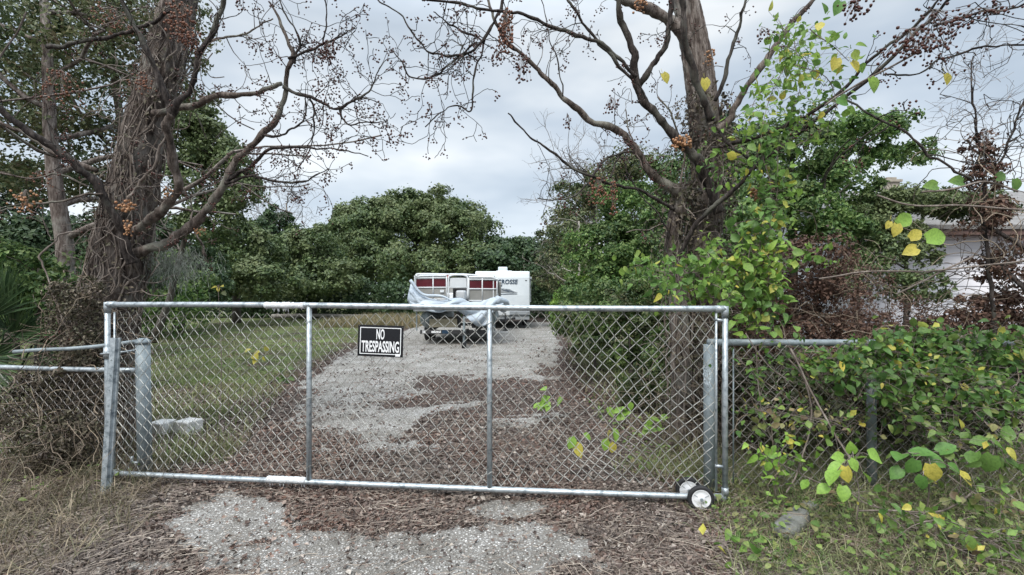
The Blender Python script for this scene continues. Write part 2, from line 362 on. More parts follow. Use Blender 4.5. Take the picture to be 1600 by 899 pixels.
def lawn(X, Y):
    l, r = drive_edges(Y)
    g = sstep(.1, 1.0, l-X+(n2(X, Y, .8, 3, 12)-.5)*1.2)*sstep(5.4, 8.5, Y+(n2(X, Y, .7, 3, 2)-.5)*3)
    g2 = sstep(.0, 1.0, X-r+(n2(X, Y, .8, 3, 15)-.5)*.8)*sstep(7.5, 11, Y)
    return np.clip(np.maximum(g, g2), 0, 1)
def terrain(X, Y):
    l, r = drive_edges(Y)
    off = sstep(0, 1.2, np.maximum(l-X, X-r))
    z = (n2(X, Y, .35, 3, 21)-.5)*.14+(n2(X, Y, 2.2, 3, 22)-.5)*.05
    z = z*off*np.exp(-np.maximum(Y-25, 0)/30)
    z = z+sstep(.7, 2.6, X)*(1-sstep(3.0, 3.6, Y))*.05
    return z-.012*(1-off)

def make_ground():
    a = np.concatenate([-np.geomspace(400, 6.2, 26), np.linspace(-6, 6, 200), np.geomspace(6.2, 400, 26)])
    b = np.concatenate([[-40, -10, -2, .5], np.linspace(1.2, 7, 120), np.geomspace(7.08, 500, 90)])
    X, Y = np.meshgrid(a, b, indexing='ij')
    Z = terrain(X, Y); g = lawn(X, Y)
    mb = MB(); mb.grid(np.stack([X, Y, Z], -1)[:, ::-1])
    m, nt, out = newmat('soil, litter and turf'); L = nt.links
    bs = node(nt, 'ShaderNodeBsdfPrincipled'); bs.inputs['Roughness'].default_value = .95; bs.inputs['Specular IOR Level'].default_value = .15
    n1 = noise(nt, 22, 8, .75); r1 = ramp(nt, [(.36, (.02, .015, .013)), (.5, (.065, .047, .039)), (.62, (.14, .108, .09)), (.75, (.25, .21, .18))]); L.new(n1.outputs['Fac'], r1.inputs['Fac'])
    n2_ = noise(nt, 16, 8, .7); r2 = ramp(nt, [(.3, (.05, .07, .025)), (.5, (.12, .165, .055)), (.65, (.19, .21, .09)), (.8, (.27, .24, .15))]); L.new(n2_.outputs['Fac'], r2.inputs['Fac'])
    at = node(nt, 'ShaderNodeAttribute', attribute_name='lawn')
    n3 = noise(nt, 1.1, 5, .7); mth = node(nt, 'ShaderNodeMath', operation='MULTIPLY'); r3 = ramp(nt, [(.4, .1), (.6, 1)]); L.new(n3.outputs['Fac'], r3.inputs['Fac'])
    L.new(at.outputs['Fac'], mth.inputs[0]); L.new(r3.outputs['Color'], mth.inputs[1])
    mx = node(nt, 'ShaderNodeMix', data_type='RGBA'); L.new(mth.outputs[0], mx.inputs[0]); L.new(r1.outputs['Color'], mx.inputs[6]); L.new(r2.outputs['Color'], mx.inputs[7])
    L.new(mx.outputs[2], bs.inputs['Base Color'])
    bp = node(nt, 'ShaderNodeBump'); bp.inputs['Strength'].default_value = 1; bp.inputs['Distance'].default_value = .03; L.new(n1.outputs['Fac'], bp.inputs['Height']); L.new(bp.outputs['Normal'], bs.inputs['Normal'])
    L.new(bs.outputs[0], out.inputs[0])
    tag(mb.build('ground', m, smooth=True, attrs={'lawn': g[:, ::-1]}), kind='structure')

def make_drive():
    b = np.concatenate([np.linspace(1.3, 7, 260), np.geomspace(7.03, 27, 150)]); u = np.linspace(0, 1, 170)
    l, r = drive_edges(b)
    l = l+(n2(b*0+1, b, 2.0, 4, 31)-.5)*.35-.12; r = r+(n2(b*0+5, b, 2.0, 4, 33)-.5)*.35+.12
    X = l[:, None]+(r-l)[:, None]*u[None]; Y = np.broadcast_to(b[:, None], X.shape)
    Z = .002+.012*n2(X, Y, 1.3, 3, 41)
    c = bare(X, Y)
    e = np.minimum(u, 1-u)[None]*(r-l)[:, None]
    Z = Z-.03*(1-sstep(0, .07, e))
    mb = MB(); mb.grid(np.stack([X, Y, Z], -1))
    m, nt, out = newmat('shell aggregate paving'); L = nt.links
    bs = node(nt, 'ShaderNodeBsdfPrincipled'); bs.inputs['Roughness'].default_value = .85; bs.inputs['Specular IOR Level'].default_value = .3
    tc = node(nt, 'ShaderNodeTexCoord')
    wv = noise(nt, 30, 2, .5); mxv = node(nt, 'ShaderNodeMix', data_type='RGBA'); mxv.inputs[0].default_value = .012
    L.new(tc.outputs['Object'], mxv.inputs[6]); L.new(wv.outputs['Color'], mxv.inputs[7])
    vo = node(nt, 'ShaderNodeTexVoronoi'); vo.inputs['Scale'].default_value = 70; L.new(mxv.outputs[2], vo.inputs['Vector'])
    sep = node(nt, 'ShaderNodeSeparateColor'); L.new(vo.outputs['Color'], sep.inputs[0])
    peb = ramp(nt, [(0, (.22, .213, .203)), (.35, (.33, .323, .31)), (.7, (.43, .424, .408)), (.9, (.56, .55, .535)), (1, (.8, .79, .77))]); L.new(sep.outputs[0], peb.inputs['Fac'])
    gap = ramp(nt, [(.35, 1), (.62, 0)]); L.new(vo.outputs['Distance'], gap.inputs['Fac'])
    # Distance is in cell units of 1/scale space
    mx1 = node(nt, 'ShaderNodeMix', data_type='RGBA'); L.new(gap.outputs['Color'], mx1.inputs[0]); mx1.inputs[6].default_value = (.2, .19, .175, 1); L.new(peb.outputs['Color'], mx1.inputs[7])
    big = noise(nt, 1.6, 6, .65); rb = ramp(nt, [(.3, (.6, .57, .52)), (.5, (.95, .93, .9)), (.7, (1.25, 1.25, 1.25))]); L.new(big.outputs['Fac'], rb.inputs['Fac'])
    mul = node(nt, 'ShaderNodeMix', data_type='RGBA', blend_type='MULTIPLY'); mul.inputs[0].default_value = 1; L.new(mx1.outputs[2], mul.inputs[6]); L.new(rb.outputs['Color'], mul.inputs[7])
    n1 = noise(nt, 30, 8, .75); r1 = ramp(nt, [(.36, (.022, .016, .014)), (.5, (.07, .049, .041)), (.62, (.14, .105, .088)), (.75, (.26, .21, .18))]); L.new(n1.outputs['Fac'], r1.inputs['Fac'])
    at = node(nt, 'ShaderNodeAttribute', attribute_name='bare')
    md = node(nt, 'ShaderNodeMath', operation='MULTIPLY_ADD'); n4 = noise(nt, 26, 6, .7); L.new(n4.outputs['Fac'], md.inputs[0]); md.inputs[1].default_value = 1.6; 
    sb = node(nt, 'ShaderNodeMath', operation='SUBTRACT'); L.new(at.outputs['Fac'], sb.inputs[0]); sb.inputs[1].default_value = .7; L.new(sb.outputs[0], md.inputs[2])
    rr = ramp(nt, [(.38, 0), (.56, 1)]); L.new(md.outputs[0], rr.inputs['Fac'])
    mx = node(nt, 'ShaderNodeMix', data_type='RGBA'); L.new(rr.outputs['Color'], mx.inputs[0]); L.new(r1.outputs['Color'], mx.inputs[6]); L.new(mul.outputs[2], mx.inputs[7])
    L.new(mx.outputs[2], bs.inputs['Base Color'])
    bp = node(nt, 'ShaderNodeBump'); bp.inputs['Strength'].default_value = .9; bp.inputs['Distance'].default_value = .006; L.new(gap.outputs['Color'], bp.inputs['Height'])
    bp2 = node(nt, 'ShaderNodeBump'); bp2.inputs['Strength'].default_value = .6; bp2.inputs['Distance'].default_value = .02; L.new(n1.outputs['Fac'], bp2.inputs['Height']); L.new(bp.outputs['Normal'], bp2.inputs['Normal'])
    L.new(bp2.outputs['Normal'], bs.inputs['Normal']); L.new(bs.outputs[0], out.inputs[0])
    tag(mb.build('driveway', m, smooth=True, attrs={'bare': c}), kind='structure')
make_ground(); make_drive()

# sample points on the ground, denser near the camera (uniform in screen space blended with uniform in the world)
def gsample(n, y0, y1, spreadx=1.08, xr=None, pw=1.5):
    q = rg.random(n); a, b = y0**(-pw+1), y1**(-pw+1); Y = (a+(b-a)*q)**(1/(-pw+1))
    X = (rg.random(n)*2-1)*spreadx*Y*1.07
    if xr: 
        k = (X > xr[0]) & (X < xr[1]); X, Y = X[k], Y[k]
    return X, Y
def litter():
    # curled leaf pieces
    X, Y = gsample(700000, 2.2, 17, pw=2.2); l, r = drive_edges(Y)
    d = (1-bare(X, Y))*(.35+.9*n2(X, Y, 3, 3, 51)); d = d*(1-.85*lawn(X, Y))
    d = np.where((X > l-.2) & (X < r+.2), d, d*.8)
    k = rg.random(len(X)) < np.clip(d, .03+(.02+.34*sstep(.52, .62, n2(X, Y, 1.3, 4, 57))+.35*sstep(.55, .6, n2(X, Y, 4.5, 4, 58)))*sstep(3.6, 4.6, Y), 1); X, Y = X[k], Y[k]; n = len(X)
    z = np.maximum(terrain(X, Y), 0.0)+.004+.02*rg.random(n)**2
    N = unit(rg.normal(size=(n, 3))*.6+np.array([0, 0, 1])); T = rdir(n); T[:, 2] *= .3
    mb = MB(); scatter(mb, TM, np.stack([X, Y, z], -1), T, N, (.009+.028*rg.random(n)**2.2)*(1+.1*Y), .6+.8*rg.random(n))
    tag(mb.build('leaf_litter', M['litter']), 'brown fallen leaves and broken bits covering the ground', 'leaf litter', kind='stuff')
    # long dead leaf stalks and twigs
    X, Y = gsample(46000, 2.1, 7.5, pw=2.0)
    d = (1-.93*bare(X, Y))*(.25+1.1*n2(X, Y, 2.4, 3, 61)); k = rg.random(len(X)) < d; X, Y = X[k], Y[k]; n = len(X)
    base = np.stack([X, Y, np.maximum(terrain(X, Y), 0)+.012+.035*rg.random(n)**1.5], -1)
    flow = (n2(X, Y, .8, 2, 66)-.5)*5+.25
    a = flow+rg.normal(size=n)*.95; L = .03+.24*rg.random(n)**3.2
    D = np.stack([np.cos(a), np.sin(a), rg.normal(size=n)*.06], -1); S = np.stack([-np.sin(a), np.cos(a), np.zeros(n)], -1)
    bend = rg.normal(size=n)*.12*L; w = .0008+.0009*rg.random(n)
    mb = MB(); V = []
    for t in (0, .33, .66, 1):
        c = base+D*(L*(t-.5))[:, None]+S*(bend*(1-(2*t-1)**2))[:, None]; c[:, 2] = np.maximum(c[:, 2], .006)
        V += [c-S*w[:, None], c+S*w[:, None]+np.array([0, 0, .0015])]
    V = np.stack(V, 1).reshape(-1, 3); f = np.array([[0, 2, 3, 1], [2, 4, 5, 3], [4, 6, 7, 5]])
    mb.add(V, [(f[None]+(np.arange(n)*8)[:, None, None]).reshape(-1, 4)])
    tag(mb.build('fallen_twigs', M['needles']), 'thin brown dead leaf stalks and twigs strewn over the paving', 'twigs', kind='stuff')
litter()

def blades(X, Y, h, w, lean, mat, name, label, cat, z=None, segs=3, kind='stuff'):
    n = len(X); z = terrain(X, Y) if z is None else z; w = np.broadcast_to(np.asarray(w, float), (n,))
    a = rg.random(n)*6.28; D = np.stack([np.cos(a), np.sin(a), np.zeros(n)], -1); b = rg.random(n)*6.28; S = np.stack([np.cos(b), np.sin(b), np.zeros(n)], -1)
    base = np.stack([X, Y, z-.01], -1); V = []
    ln = lean*(.3+1.2*rg.random(n))
    for i in range(segs):
        t = i/(segs-.0); ww = w*(1-t*.6)
        c = base+np.array([0, 0, 1.0])*(h*t*(1-.35*ln*t))[:, None]+D*(h*ln*t*t)[:, None]
        V += [c-S*ww[:, None], c+S*ww[:, None]]
    c = base+np.array([0, 0, 1.0])*(h*(1-.45*ln))[:, None]+D*(h*ln)[:, None]; V.append(c)
    k = 2*segs+1; V = np.stack(V, 1).reshape(-1, 3); mb = MB()
    q = np.array([[2*i, 2*i+1, 2*i+3, 2*i+2] for i in range(segs-1)]); t3 = np.array([[2*segs-2, 2*segs-1, 2*segs]])
    off = (np.arange(n)*k)[:, None, None]
    fs = [(t3[None]+off).reshape(-1, 3)]
    if len(q): fs.append((q[None]+off).reshape(-1, 4))
    mb.add(V, fs); return tag(mb.build(name, mat), label, cat, kind=kind)
def grasses():
    X, Y = gsample(200000, 4.5, 30, 1.0, pw=1.6); g = lawn(X, Y)*(.25+1.0*n2(X, Y, .9, 3, 71)); 
    k = (rg.random(len(X)) < g*sstep(.34, .6, n2(X, Y, 1.1, 4, 73)+.12*sstep(8, 14, Y))); X, Y = X[k], Y[k]; n = len(X)
    blades(X, Y, .035+.06*rg.random(n)*(1+.8*(n2(X, Y, .6, 2, 77) > .55)), .002+.0006*Y, .7, M['grass'], 'lawn_grass', 'short patchy lawn grass beyond the gate', 'grass', segs=2)
    # sparse weeds in litter left beyond the gate
    X, Y = gsample(60000, 4.2, 9, 1.0, (-8, -2.4), pw=1.3); k = rg.random(len(X)) < .3+.7*(n2(X, Y, 1.5, 3, 79) > .52); X, Y = X[k], Y[k]; n = len(X)
    l, r = drive_edges(Y); k = X < l-.15; X, Y = X[k], Y[k]; n = len(X)
    blades(X, Y, .05+.26*rg.random(n)**2, .0038, .8, M['grass'], 'weedy_grass', 'taller weedy grass left of the driveway behind the gate', 'grass')
    # left foreground dry weeds
    X = rg.uniform(-4.6, -1.9, 17000); Y = rg.uniform(2.3, 4.4, 17000)
    k = rg.random(len(X)) < sstep(-2.2, -2.9, X+(n2(X, Y, 2, 3, 81)-.5)*1.4)*(.05+.6*sstep(.47, .64, n2(X, Y, 1.9, 3, 83))); X, Y = X[k], Y[k]; n = len(X)
    blades(X, Y, (.06+.24*rg.random(n)**1.6)*(1+.5*sstep(-2.8, -3.6, X)), .003, 1.0, M['weeds_dry'], 'dry_weeds', 'dry tan and olive weeds in the left foreground', 'weeds')
    # right foreground
    X = rg.uniform(.85, 4.8, 60000); Y = rg.uniform(2.2, 4.2, 60000)
    k = rg.random(len(X)) < sstep(.95, 1.8, X+(n2(X, Y, 2, 3, 85)-.5)*1.2)*(.25+1.1*(n2(X, Y, 1.6, 3, 87)-.25)); X, Y = X[k], Y[k]; n = len(X)
    blades(X, Y, .04+.17*rg.random(n)**1.7+.14*rg.random(n)*sstep(3.1, 3.7, Y), .003, .9, M['weeds'], 'verge_weeds', 'mixed green and straw weeds below the right hand fence', 'weeds')
    # tall dry grass strip far left of the boat
    X = rg.uniform(-9, -4.4, 7000); Y = rg.uniform(22, 30, 7000)
    blades(X, Y, .25+.4*rg.random(7000), .012, .5, M['drygrass'], 'tall_dry_grass', 'strip of tall tan grass at the far end of the lawn', 'tall grass')
    # weeds right of the drive beyond the gate
    X, Y = gsample(40000, 4.0, 16, 1.0, (.6, 9), pw=1.3); l, r = drive_edges(Y); k = rg.random(len(X)) < sstep(.1, .9, X-r+(n2(X, Y, 1.5, 3, 89)-.5)); X, Y = X[k], Y[k]; n = len(X)
    blades(X, Y, .08+.3*rg.random(n)**1.8, .004, .8, M['grass'], 'verge_grass', 'rank green grass right of the driveway beyond the gate', 'grass')
grasses()

# ------------------------------------------------------------------ gate
GA, GB = P(168, 600, 3.80), P(1133, 600, 3.38)
GA[2] = GB[2] = 0
gdir = unit(GB-GA); glen = np.linalg.norm(GB-GA); gn = np.array([gdir[1], -gdir[0], 0])     # gn points to the camera
def gp(s, z, off=0): return GA+gdir*s+gn*off+np.array([0, 0, z])
zt = lambda s: 1.428-.02*s/glen
zb = lambda s: .096-.02*s/glen
def gs(px):                                            # arc length on the gate seen at a pixel column
    k = (px-CX)/F; return (k*GA[1]-GA[0])/(gdir[0]-k*gdir[1])
gate = thing('swing_gate', (GA[0], GA[1], 0), 'wide galvanised chain link driveway gate on a small white wheel', 'gate')
def rail(name, pts, r, mat, parent, n=14):
    mb = MB(); mb.tube(pts, r, n); return mb.build(name, mat, parent, smooth=True)
ss = np.linspace(0, glen, 30)
rail('top_rail', [gp(s, zt(s)+.006*math.sin(s*1.3)) for s in ss[:-0 or None]], .0215, M['galv'], gate)
rail('bottom_rail', [gp(s, zb(s)-.008*math.sin(s*.7)) for s in ss], .0205, M['galv'], gate)
for s, za, zc in ((0, .03, 1.428), (gs(483), .1, 1.42), (gs(765), .09, 1.412), (glen, .075, 1.40)):
    rail('upright', [gp(s, za), gp(s, (za+zc)/2), gp(s, zc)], .0195, M['galv'], gate)
rail('tension_bar', [gp(gs(1119), .12), gp(gs(1119), 1.39)], .009, M['galv'], gate, 8)
rail('tension_bar', [gp(gs(179), .14), gp(gs(179), 1.37)], .007, M['galv'], gate, 8)
for z in (.3, 1.33): 
    rail('tension_band', [gp(gs(1117), z, .0), gp(glen+.01, z-.01, .0)], .012, M['galv'], gate, 10)
# elbow collars
for s, z in ((0, 1.428), (glen, 1.405), (glen, .078), (0, .1)):
    e = gp(s, z); mb = MB(); sg = 1 if s == 0 else -1
    mb.tube([gp(s, z), gp(s+sg*.07, z)], .0255, 14); mb.tube([gp(s, z+.02), gp(s, z-.06 if z > .5 else z+.07)], .0245, 14); mb.build('corner_fitting', M['galv'], gate, smooth=True)
def sleeve(s0, s1, zf, up):
    mb = MB(); pts = [gp(s, zf(s)+.003) for s in np.linspace(s0, s1, 26)]
    mb.tube(pts, [.0222+.005*rg.random() for _ in range(26)], 14)
    for i in range(14):
        s = s0+(s1-s0)*rg.random(); L = .01+.03*rg.random(); mb.tube([gp(s, zf(s)-.01), gp(s+.004, zf(s)-.02-L)], [.006, .002], 5)
    mb.build('paint_smear', M['paintwhite'], gate, smooth=True)
sleeve(gs(414), gs(476), zt, 1); sleeve(gs(418), gs(478), zb, 1)
def chainlink(mb, S0, S1, z0f, z1f, pt, w=.085, h=.092, r=.0026, shear=0.0, jig=.012, seed=0, hole=None):
    k = 0; n = int((S1-S0)/(w/2))
    for k in range(n):
        z0, z1 = z0f(S0), z1f(S0); m = int((z1-z0)/(h/2)); j = np.arange(m+1)
        s = S0+k*w/2+np.where((j+k) % 2 == 1, w/2, 0.0); z = z1-j*h/2
        off = np.where((j+k) % 2 == 1, .003, -.003)
        q = np.stack([s*1.3, z*1.3, np.zeros(m+1)], -1)
        s2 = s+(fbm(q, 3, seed)-.5)*jig*6+(z-z1)*shear; z2 = z+(fbm(q+40, 3, seed+5)-.5)*jig*4
        s2 = S0+(s2-S0); s2 = np.clip(s2, S0, S1)
        # round the knuckles : three points per bend
        pts = []
        W = [pt(a, b, o) for a, b, o in zip(s2, z2, off)]
        for i in range(len(W)):
            if 0 < i < len(W)-1: pts += [W[i]*.9+W[i-1]*.1, W[i]*.9+W[i+1]*.1]
            else: pts.append(W[i])
        mb.tube(pts, r, 4, cap=False)
xs = [gs(179), gs(483), gs(765), gs(1119)]
mb = MB(); chainlink(mb, xs[0], xs[3], lambda s: .12, lambda s: 1.375, lambda s, z, o: gp(s, z, o-.012), seed=4, r=.0022, jig=.036)
mb.build('chain_link_mesh', M['wire'], gate)
for s in (gs(483), gs(765)):
    for z in (1.3, .72, .2):
        mb = MB(); a = np.linspace(0, 6.28, 12); mb.tube([gp(s+.024*math.cos(t), z+.01*math.sin(t*2), .024*math.sin(t)) for t in a], .0022, 4); mb.build('wire_tie', M['wire'], gate)
# wheels on an axle bracket at the right foot
def wheel(cx, parent, off):
    c = gp(gs(cx), .095, off); hub = MB()
    def ring(y0, y1, r0, r1, n=36, mb=None):
        pass
    def lathe(prof, n=36):
        m = MB(); a = np.linspace(0, 2*math.pi, n, endpoint=False); V = []
        for (o, r) in prof:
            V += [c+gn*o+gdir*(r*math.cos(t))+np.array([0, 0, r*math.sin(t)]) for t in a]
        k = len(prof); i = np.arange(k-1)[:, None]*n; j = np.arange(n)[None]; f = np.stack([i+j, i+(j+1) % n, i+n+(j+1) % n, i+n+j], -1).reshape(-1, 4)
        m.add(V, [f]); return m
    w = lathe([(-.014, .064), (-.018, .072), (-.017, .084), (-.009, .090), (.009, .090), (.017, .084), (.018, .072), (.014, .064)])
    wt = w.build('wheel', M['black'], parent, smooth=True)
    w = lathe([(-.013, .066), (-.013, .03), (-.02, .012), (-.02, .001)]); w2 = lathe([(.013, .066), (.016, .062), (.011, .056), (.011, .03), (.019, .02), (.019, .001)])
    w.add(np.concatenate(w2.v), w2.f); rim = w.build('rim', M['whiteplastic'], wt, smooth=True); rim.location = (0, 0, 0)
    m = MB()
    for q in range(3):
        a = q*2.1+.5; d = gdir*math.cos(a)+np.array([0, 0, math.sin(a)]); m.tube([c+gn*.0125+d*.02, c+gn*.0125+d*.058], .0022, 5)
    o = m.build('spoke', M['rvgrey'], wt); o.location = (0, 0, 0)
    m = MB(); m.tube([c+gn*.017, c+gn*.026], .011, 10); o = m.build('axle_nut', M['galv_old'], wt); o.location = (0, 0, 0)
wheel(1090, gate, .075); wheel(1080, gate, -.075)
mb = MB(); c = gp(gs(1087), .09, 0); mb.tube([c+gn*.08, c-gn*.09], .008, 8); mb.tube([c+np.array([0, 0, 0]), c+np.array([0, 0, .03])], .03, 10); mb.build('axle_bracket', M['galv_old'], gate)
mb = MB(); c = gp(.02, 1.06, -.01)
mb.tube([gp(-.03, 1.04, .03), gp(.10, 1.05, .0), gp(.17, 1.06, -.08)], .008, 8); mb.tube([gp(0, 1.0, 0), gp(0, 1.09, 0)], .027, 12)
mb.build('hinge', M['galv'], gate, smooth=True)

ch = thing('chain', gp(gs(1104), 0.95, .0), 'short silver chain looped through the gate mesh at the right hand post', 'chain')
mb = MB(); cc = smooth([gp(gs(1100), .90, .02), gp(gs(1106), .86, .03), gp(gs(1112), .92, -.05), gp(gs(1110), .98, -.13), gp(gs(1104), .97, -.05), gp(gs(1100), .90, .02)], 3)
for i in range(len(cc)-1):
    t_ = unit(cc[i+1]-cc[i]); u_ = unit(np.cross(t_, [0, .3, 1])); v_ = np.cross(t_, u_); a = np.linspace(0, 6.283, 9); q_ = u_ if i % 2 else v_
    mb.tube([(cc[i]+cc[i+1])/2+t_*.018*math.cos(x)+q_*.009*math.sin(x) for x in a], .0028, 5)
mb.build('chain_links', M['galv'], ch)
# ------------------------------------------------------------------ sign
def textmesh(body, parent, mat, name, origin, ux, uz, width=None, height=.1, ext=.002, bold=0.0, shear=0):
    cu = bpy.data.curves.new('t', 'FONT'); cu.body = body; cu.align_x = 'CENTER'; cu.align_y = 'CENTER'; cu.size = 1; cu.extrude = .5; cu.offset = bold; cu.shear = shear; cu.resolution_u = 4
    to = bpy.data.objects.new('t', cu); COL.objects.link(to); dg = bpy.context.evaluated_depsgraph_get(); dg.update()
    me = bpy.data.meshes.new_from_object(to.evaluated_get(dg)); bpy.data.objects.remove(to)
    me.name = name; n = len(me.vertices); co = np.empty(n*3, np.float32); me.vertices.foreach_get('co', co); co = co.reshape(-1, 3)
    mn, mx = co.min(0), co.max(0); co = co-(mn+mx)/2; sc = height/(mx[1]-mn[1]); sx = (width/(mx[0]-mn[0])) if width else sc
    ux = unit(np.array(ux)); uz = unit(np.array(uz)); nn = np.cross(ux, uz)
    V = np.array(origin)+co[:, 0:1]*sx*ux+co[:, 1:2]*sc*uz+co[:, 2:3]/(mx[2]-mn[2])*ext*nn
    me.vertices.foreach_set('co', V.astype(np.float32).ravel()); me.materials.clear(); me.materials.append(mat); me.update()
    o = bpy.data.objects.new(name, me); COL.objects.link(o); o.parent = parent
    if '_o' in parent: o.location = -Vector(parent['_o'])
    return o
sc_ = gp(gs(594.5), 0, .018); Ys = sc_[1]
sc_ = P(594.5, 533, Ys)
sux = unit(gdir+np.array([0, 0, -.028])); suz = unit(np.array([.045, 0, 1])-sux*np.dot(sux, [.045, 0, 1])); snn = np.cross(sux, suz)
if snn[1] > 0: snn = -snn
sign = thing('warning_sign', sc_, 'black NO TRESPASSING sign with white letters and border wired to the gate mesh', 'sign')
sw, sh = 73/F*Ys/2, 49/F*Ys/2
def sbox(mb, u0, u1, v0, v1, n0, n1): mb.box(u0, u1, n0, n1, v0, v1, M=lambda q: sc_+sux*q[0]+suz*q[2]+snn*q[1])
mb = MB(); sbox(mb, -sw, sw, -sh, sh, -.001, .0015); mb.build('sign_board', M['signblack'], sign)
mb = MB(); bw = .0055; e = .017
sbox(mb, -sw+e, sw-e, sh-e-bw, sh-e, .0005, .0025); sbox(mb, -sw+e, sw-e, -sh+e, -sh+e+bw, .0005, .0025); sbox(mb, -sw+e, -sw+e+bw, -sh+e+bw, sh-e-bw, .0005, .0025); sbox(mb, sw-e-bw, sw-e, -sh+e+bw, sh-e-bw, .0005, .0025)
mb.build('border_line', M['signwhite'], sign)
textmesh('NO', sign, M['signwhite'], 'lettering', sc_+suz*.050+snn*.002, sux, suz, .062, .078, .003, .018)
textmesh('TRESPASSING', sign, M['signwhite'], 'lettering', sc_-suz*.042+snn*.002, sux, suz, .288, .084, .003, .020)
mb = MB(); sbox(mb, sw-e-.04, sw-e-.004, -sh+.006, -sh+e+.008, .0005, .0035); mb.build('maker_mark', M['signwhite'], sign)
for u in (-1, 1):
    mb = MB(); q = sc_+sux*u*(sw-.008)+suz*(sh-.008); mb.tube([q+snn*.004, q+snn*.001, q-snn*.02+suz*.006], .0018, 5); mb.build('wire_tie', M['wire'], sign)

# ------------------------------------------------------------------ fence pieces beside the gate
lp = thing('gate_post', (P(225, 0, 4.0)[0], 4.0, 0), 'thick weathered round post behind the left end of the gate', 'post')
x = P(225, 0, 4.0)[0]
rail('post', [(x+.01, 4.0, -.1), (x, 4.0, .5), (x-.01, 4.0, 1.10)], .052, M['galv_old'], lp, 20)
mb = MB(); mb.tube([(x-.01, 4.0, 1.10), (x-.01, 4.0, 1.12), (x-.01, 4.0, 1.145)], [.058, .056, .03], 20); mb.build('post_cap', M['galv_old'], lp, smooth=True)
mb = MB(); mb.tube([(x-.075, 3.97, .12), (x+.0, 3.93, .13)], .012, 8); mb.tube([(x-.075, 3.97, .09), (x-.075, 3.97, .17)], .011, 8); mb.build('hinge_pin', M['galv'], lp, smooth=True)
pw = thing('propped_post', (P(165, 0, 3.62)[0], 3.62, 0), 'bright steel channel post leaning against the left end of the gate', 'post')
a, b = P(166, 775, 3.60), P(182, 528, 3.72); a[2] = -.02
mb = MB(); ux = np.array([1, 0, 0]); 
prof = [(-.034, -.006), (-.034, .010), (-.02, .010), (-.02, .034), (.02, .034), (.02, .010), (.034, .010), (.034, -.006), (.012, -.006), (.012, .024), (-.012, .024), (-.012, -.006)]
V = [q+ux*u+np.array([0, -1, 0])*v for q in (a, b) for u, v in prof]; k = len(prof)
mb.add(V, [[(i, (i+1) % k, k+(i+1) % k, k+i) for i in range(k)]]); mb.add([V[i] for i in range(k)]+[V[k+i] for i in range(k)], [[tuple([k+3, k+4, k+9, k+10])]]); mb.build('channel', M['galv'], pw)
mb = MB(); 
for i in range(9): q = a+(b-a)*(.1+.095*i); mb.tube([q+[0, -.034, 0], q+[0, -.0365, 0]], .006, 8)
mb.build('stud_row', M['galv_old'], pw)

lf = thing('chain_link_fence', (P(0, 0, 4.1)[0], 4.1, 0), 'low chain link fence with sagging rails left of the gate under weeds', 'fence')
rail('top_rail', pixline([(-120, 571), (0, 574), (100, 577), (216, 579)], 4.15, 4.0, 5), .021, M['galv'], lf)
rail('loose_rail', pixline([(22, 550), (60, 547), (110, 545), (165, 540), (225, 532)], 4.1, 3.97, 5), .016, M['galv_old'], lf)
lA = np.array([P(-200, 0, 4.15)[0], 4.12, 0]); lB = np.array([x-.06, 4.0, 0]); ld = unit(lB-lA)
mb = MB(); chainlink(mb, 0, np.linalg.norm(lB-lA), lambda s: .04, lambda s: .86, lambda s, z, o: lA+ld*s+np.array([0, -o, z]), r=.0022, seed=9, jig=.02)
mb.build('chain_link_mesh', M['wire_old'], lf)

rf = thing('chain_link_fence', (P(1112, 0, 3.62)[0], 3.62, 0), 'chain link fence right of the gate overgrown with vines', 'fence')
YR = 3.62
rail('top_rail', [(P(1106, 0, YR)[0], YR, 1.148), (2.0, YR, 1.145), (3.2, YR, 1.14), (4.6, YR+.02, 1.13), (6.5, YR+.05, 1.12)], .0255, M['galv_old'], rf)
rail('corner_post', [(P(1109, 0, YR)[0], YR+.01, -.05), (P(1109, 0, YR)[0], YR+.01, .6), (P(1109, 0, YR)[0], YR+.01, 1.13)], .041, M['galv_old'], rf, 20)
for X in (P(1366, 0, YR)[0], 5.1): rail('line_post', [(X, YR+.02, -.05), (X-.01, YR+.02, 1.12)], .032, M['galv_old'], rf, 16)
mb = MB(); chainlink(mb, 0, 5.0, lambda s: .02, lambda s: 1.125, lambda s, z, o: np.array([P(1125, 0, YR)[0]+s, YR-.03-o, z]), r=.0023, seed=14, jig=.02)
mb.build('chain_link_mesh', M['wire_old'], rf)
rail('tension_bar', [(P(1143, 0, YR)[0], YR-.03, .1), (P(1143, 0, YR)[0], YR-.03, 1.1)], .006, M['galv_old'], rf, 6)

